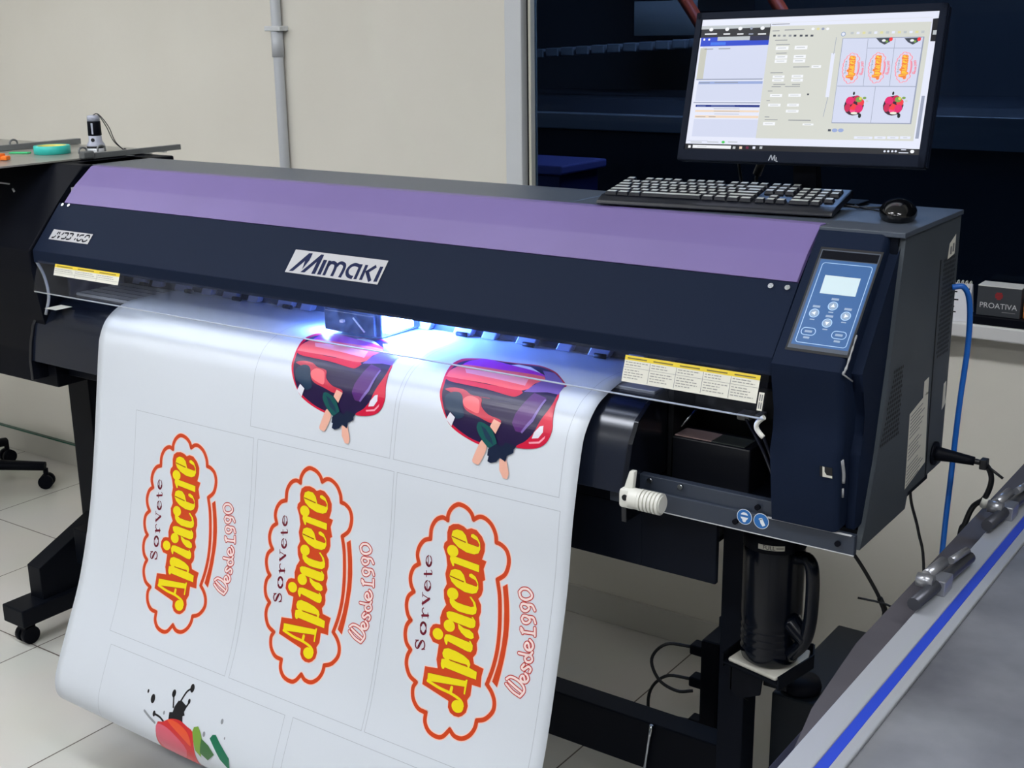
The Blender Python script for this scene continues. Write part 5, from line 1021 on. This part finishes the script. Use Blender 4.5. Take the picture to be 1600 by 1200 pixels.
# ------------------------------------------------------------ computer tower, power strip
PT = thing('computer_tower', 'slim black computer tower on the floor behind the waste ink jug', 'computer', (-.85, 2.33, 0))
bm = nb(); box(bm, -.905, -.79, 2.16, 2.52, 0, .45, .004); obj('tower_case', bm, mat('tower_black', (20, 26, 32), .45, spec=.2), PT)
bm = nb(); lathe(bm, [(0, 0), (.04, 0), (.042, .01), (.038, .022), (0, .024)], (-.862, 2.205, .4502), 28); obj('top_cap', bm, BLKD, PT)
PS = thing('power_strip', 'black upright power strip with plugged cords beneath the printer', 'power strip', (-1.11, 2.35, 0))
bm = nb(); box(bm, -1.135, -1.09, 2.30, 2.40, 0, .44, .006); obj('strip_body', bm, BLKD, PS)
for z in (.40, .32, .215):
    bm = nb(); box(bm, -1.17, -1.135, 2.315, 2.35, z - .012, z + .012, .004); obj('plug', bm, BLKD, PS)
for pts in ([(-1.17, 2.33, .40), (-1.22, 2.30, .405), (-1.245, 2.28, .37), (-1.22, 2.27, .33), (-1.18, 2.28, .31), (-1.15, 2.30, .31)],
            [(-1.17, 2.33, .32), (-1.22, 2.30, .325), (-1.25, 2.28, .28), (-1.235, 2.27, .2), (-1.18, 2.27, .13), (-1.13, 2.28, .10), (-1.10, 2.29, .02)],
            [(-1.17, 2.33, .215), (-1.205, 2.31, .215), (-1.19, 2.29, .17), (-1.155, 2.28, .12), (-1.12, 2.28, .05)]):
    bm = nb(); tube(bm, pts, .0038, 8, 6); obj('cord', bm, BCAB, PS)

# ------------------------------------------------------------ office chair at the left
CH = thing('office_chair', 'black swivel office chair partly behind the printer left leg', 'chair', (-4.75, 2.55, 0))
hub = Vector((-4.72, 2.42, .11))
for k in range(5):
    an = math.radians(42 + 72 * k); e = hub + Vector((math.cos(an) * .34, math.sin(an) * .34, -.02)) * 1
    if k == 0: e = Vector((-4.27, 2.80, .085))
    if k == 1: e = Vector((-4.68, 2.90, .085))
    bm = nb(); tube(bm, [hub, hub.lerp(e, .5) + Vector((0, 0, .012)), e], lambda t: .034 - .012 * t, 10, 5)
    for v in bm.verts: v.co.z = .105 + (v.co.z - .105) * .8
    lg = obj('base_arm', bm, BLKD, CH)
    bm = nb(); d = (e - hub).normalized(); sd = Vector((-d.y, d.x, 0))
    for s in (-.016, .016): cyl(bm, Vector((e.x, e.y, .028)) + sd * (s - .009), Vector((e.x, e.y, .028)) + sd * (s + .009), .028, 20)
    cyl(bm, (e.x, e.y, .03), (e.x, e.y, .08), .010, 10)
    obj('caster', bm, BLKD, lg)
bm = nb(); cyl(bm, hub - Vector((0, 0, .03)), hub + Vector((0, 0, .05)), .04, 20); cyl(bm, hub, hub + Vector((0, 0, .36)), .022, 16); obj('gas_lift', bm, BLKD, CH)
bm = nb(); bmesh.ops.create_uvsphere(bm, u_segments=32, v_segments=16, radius=1)
for v in bm.verts:
    x, y, z = v.co; v.co = Vector((math.copysign(abs(x) ** .7, x) * .27, math.copysign(abs(y) ** .7, y) * .26, z * .05))
xform(bm, Matrix.Translation((-4.50, 2.42, .60)))
for f in bm.faces: f.smooth = True
obj('seat', bm, mat('chair_fabric', (18, 20, 26), .9), CH)
bm = nb(); box(bm, -4.72, -4.5, 2.35, 2.5, .47, .56, .01); obj('seat_mechanism', bm, BLKM, CH)
bm = nb(); tube(bm, [(-4.6, 2.2, .6), (-4.78, 2.18, .64), (-4.85, 2.18, .8)], .02, 8, 4); box(bm, -4.9, -4.84, 1.98, 2.4, .75, 1.25, .02); obj('backrest', bm, mat('chair_fabric', (0, 0, 0)), CH)

# ------------------------------------------------------------ foreground table
TB = thing('work_table', 'grey topped metal work table in the right foreground', 'table', (-.1, 1.4, 0))
bm = nb(); box(bm, -.447, .75, .15, 3.0, .868, .896, .002)
TT = mat('table_top', (90, 92, 99), .55, .1, spec=.3, noise=.22, nscale=5, ncol=(130, 132, 138), bump=.2, bscale=60)
obj('table_top', bm, TT, TB)
bm = nb(); box(bm, -.513, -.478, .15, 3.0, .872, .9, .002); obj('edge_rail', bm, mat('edge_rail', (172, 176, 184), .35, .2), TB)
bm = nb(); box(bm, -.478, -.463, .15, 3.0, .872, .8985, .001); obj('blue_strip', bm, mat('blue_strip', (44, 70, 186), .35), TB)
bm = nb(); box(bm, -.463, -.447, .15, 3.0, .872, .9, .002); obj('inner_edge', bm, mat('inner_edge', (176, 180, 186), .35, .3), TB)
bm = nb(); prism(bm, [(-.513, 1.25), (-.513, 3.0), (-.568, 3.0), (-.568, 1.66), (-.55, 1.45)], .855, .870, 'z', .001); obj('side_ledge', bm, mat('side_ledge', (74, 72, 78), .5, noise=.1, nscale=10), TB)
bm = nb(); box(bm, -.545, -.513, .15, 3.0, .78, .862, .002); obj('side_beam', bm, mat('side_beam', (26, 28, 44), .5), TB)
for x, y in ((-.52, .25), (-.52, 2.85), (.68, .25), (.68, 2.85)):
    bm = nb(); box(bm, x - .02, x + .02, y - .02, y + .02, 0, .80, .002); obj('leg', bm, mat('table_leg', (60, 62, 70), .5), TB)
TC = [(-.501, 1.83), (-.497, 2.2)]
for i, (x, y) in enumerate(TC):
    CLm = nb(); tube(CLm, [(x - .012, y - .09, .915), (x + .006, y + .13, .915)], .010, 12, 0)
    o = thing('toggle_clamp', ['metal toggle clamp on the table rail, nearer the camera', 'metal toggle clamp on the table rail, farther towards the wall'][i], 'clamp', (x, y, .9), 'clamps on the table edge')
    obj('clamp_arm', CLm, mat('clamp_dark', (70, 72, 80), .35, .5), o)
    bm = nb(); tube(bm, [(x - .022, y + .0, .925), (x - .012, y + .05, .932)], .009, 10, 0); tube(bm, [(x - .004, y + .06, .932), (x + .004, y + .12, .930)], .006, 10, 0); cyl(bm, (x - .03, y - .02, .925), (x - .005, y - .02, .925), .011, 14); box(bm, x - .02, x + .01, y - .01, y + .03, .900, .925, .002)
    obj('clamp_body', bm, mat('clamp_steel', (160, 162, 168), .3, .7), o)
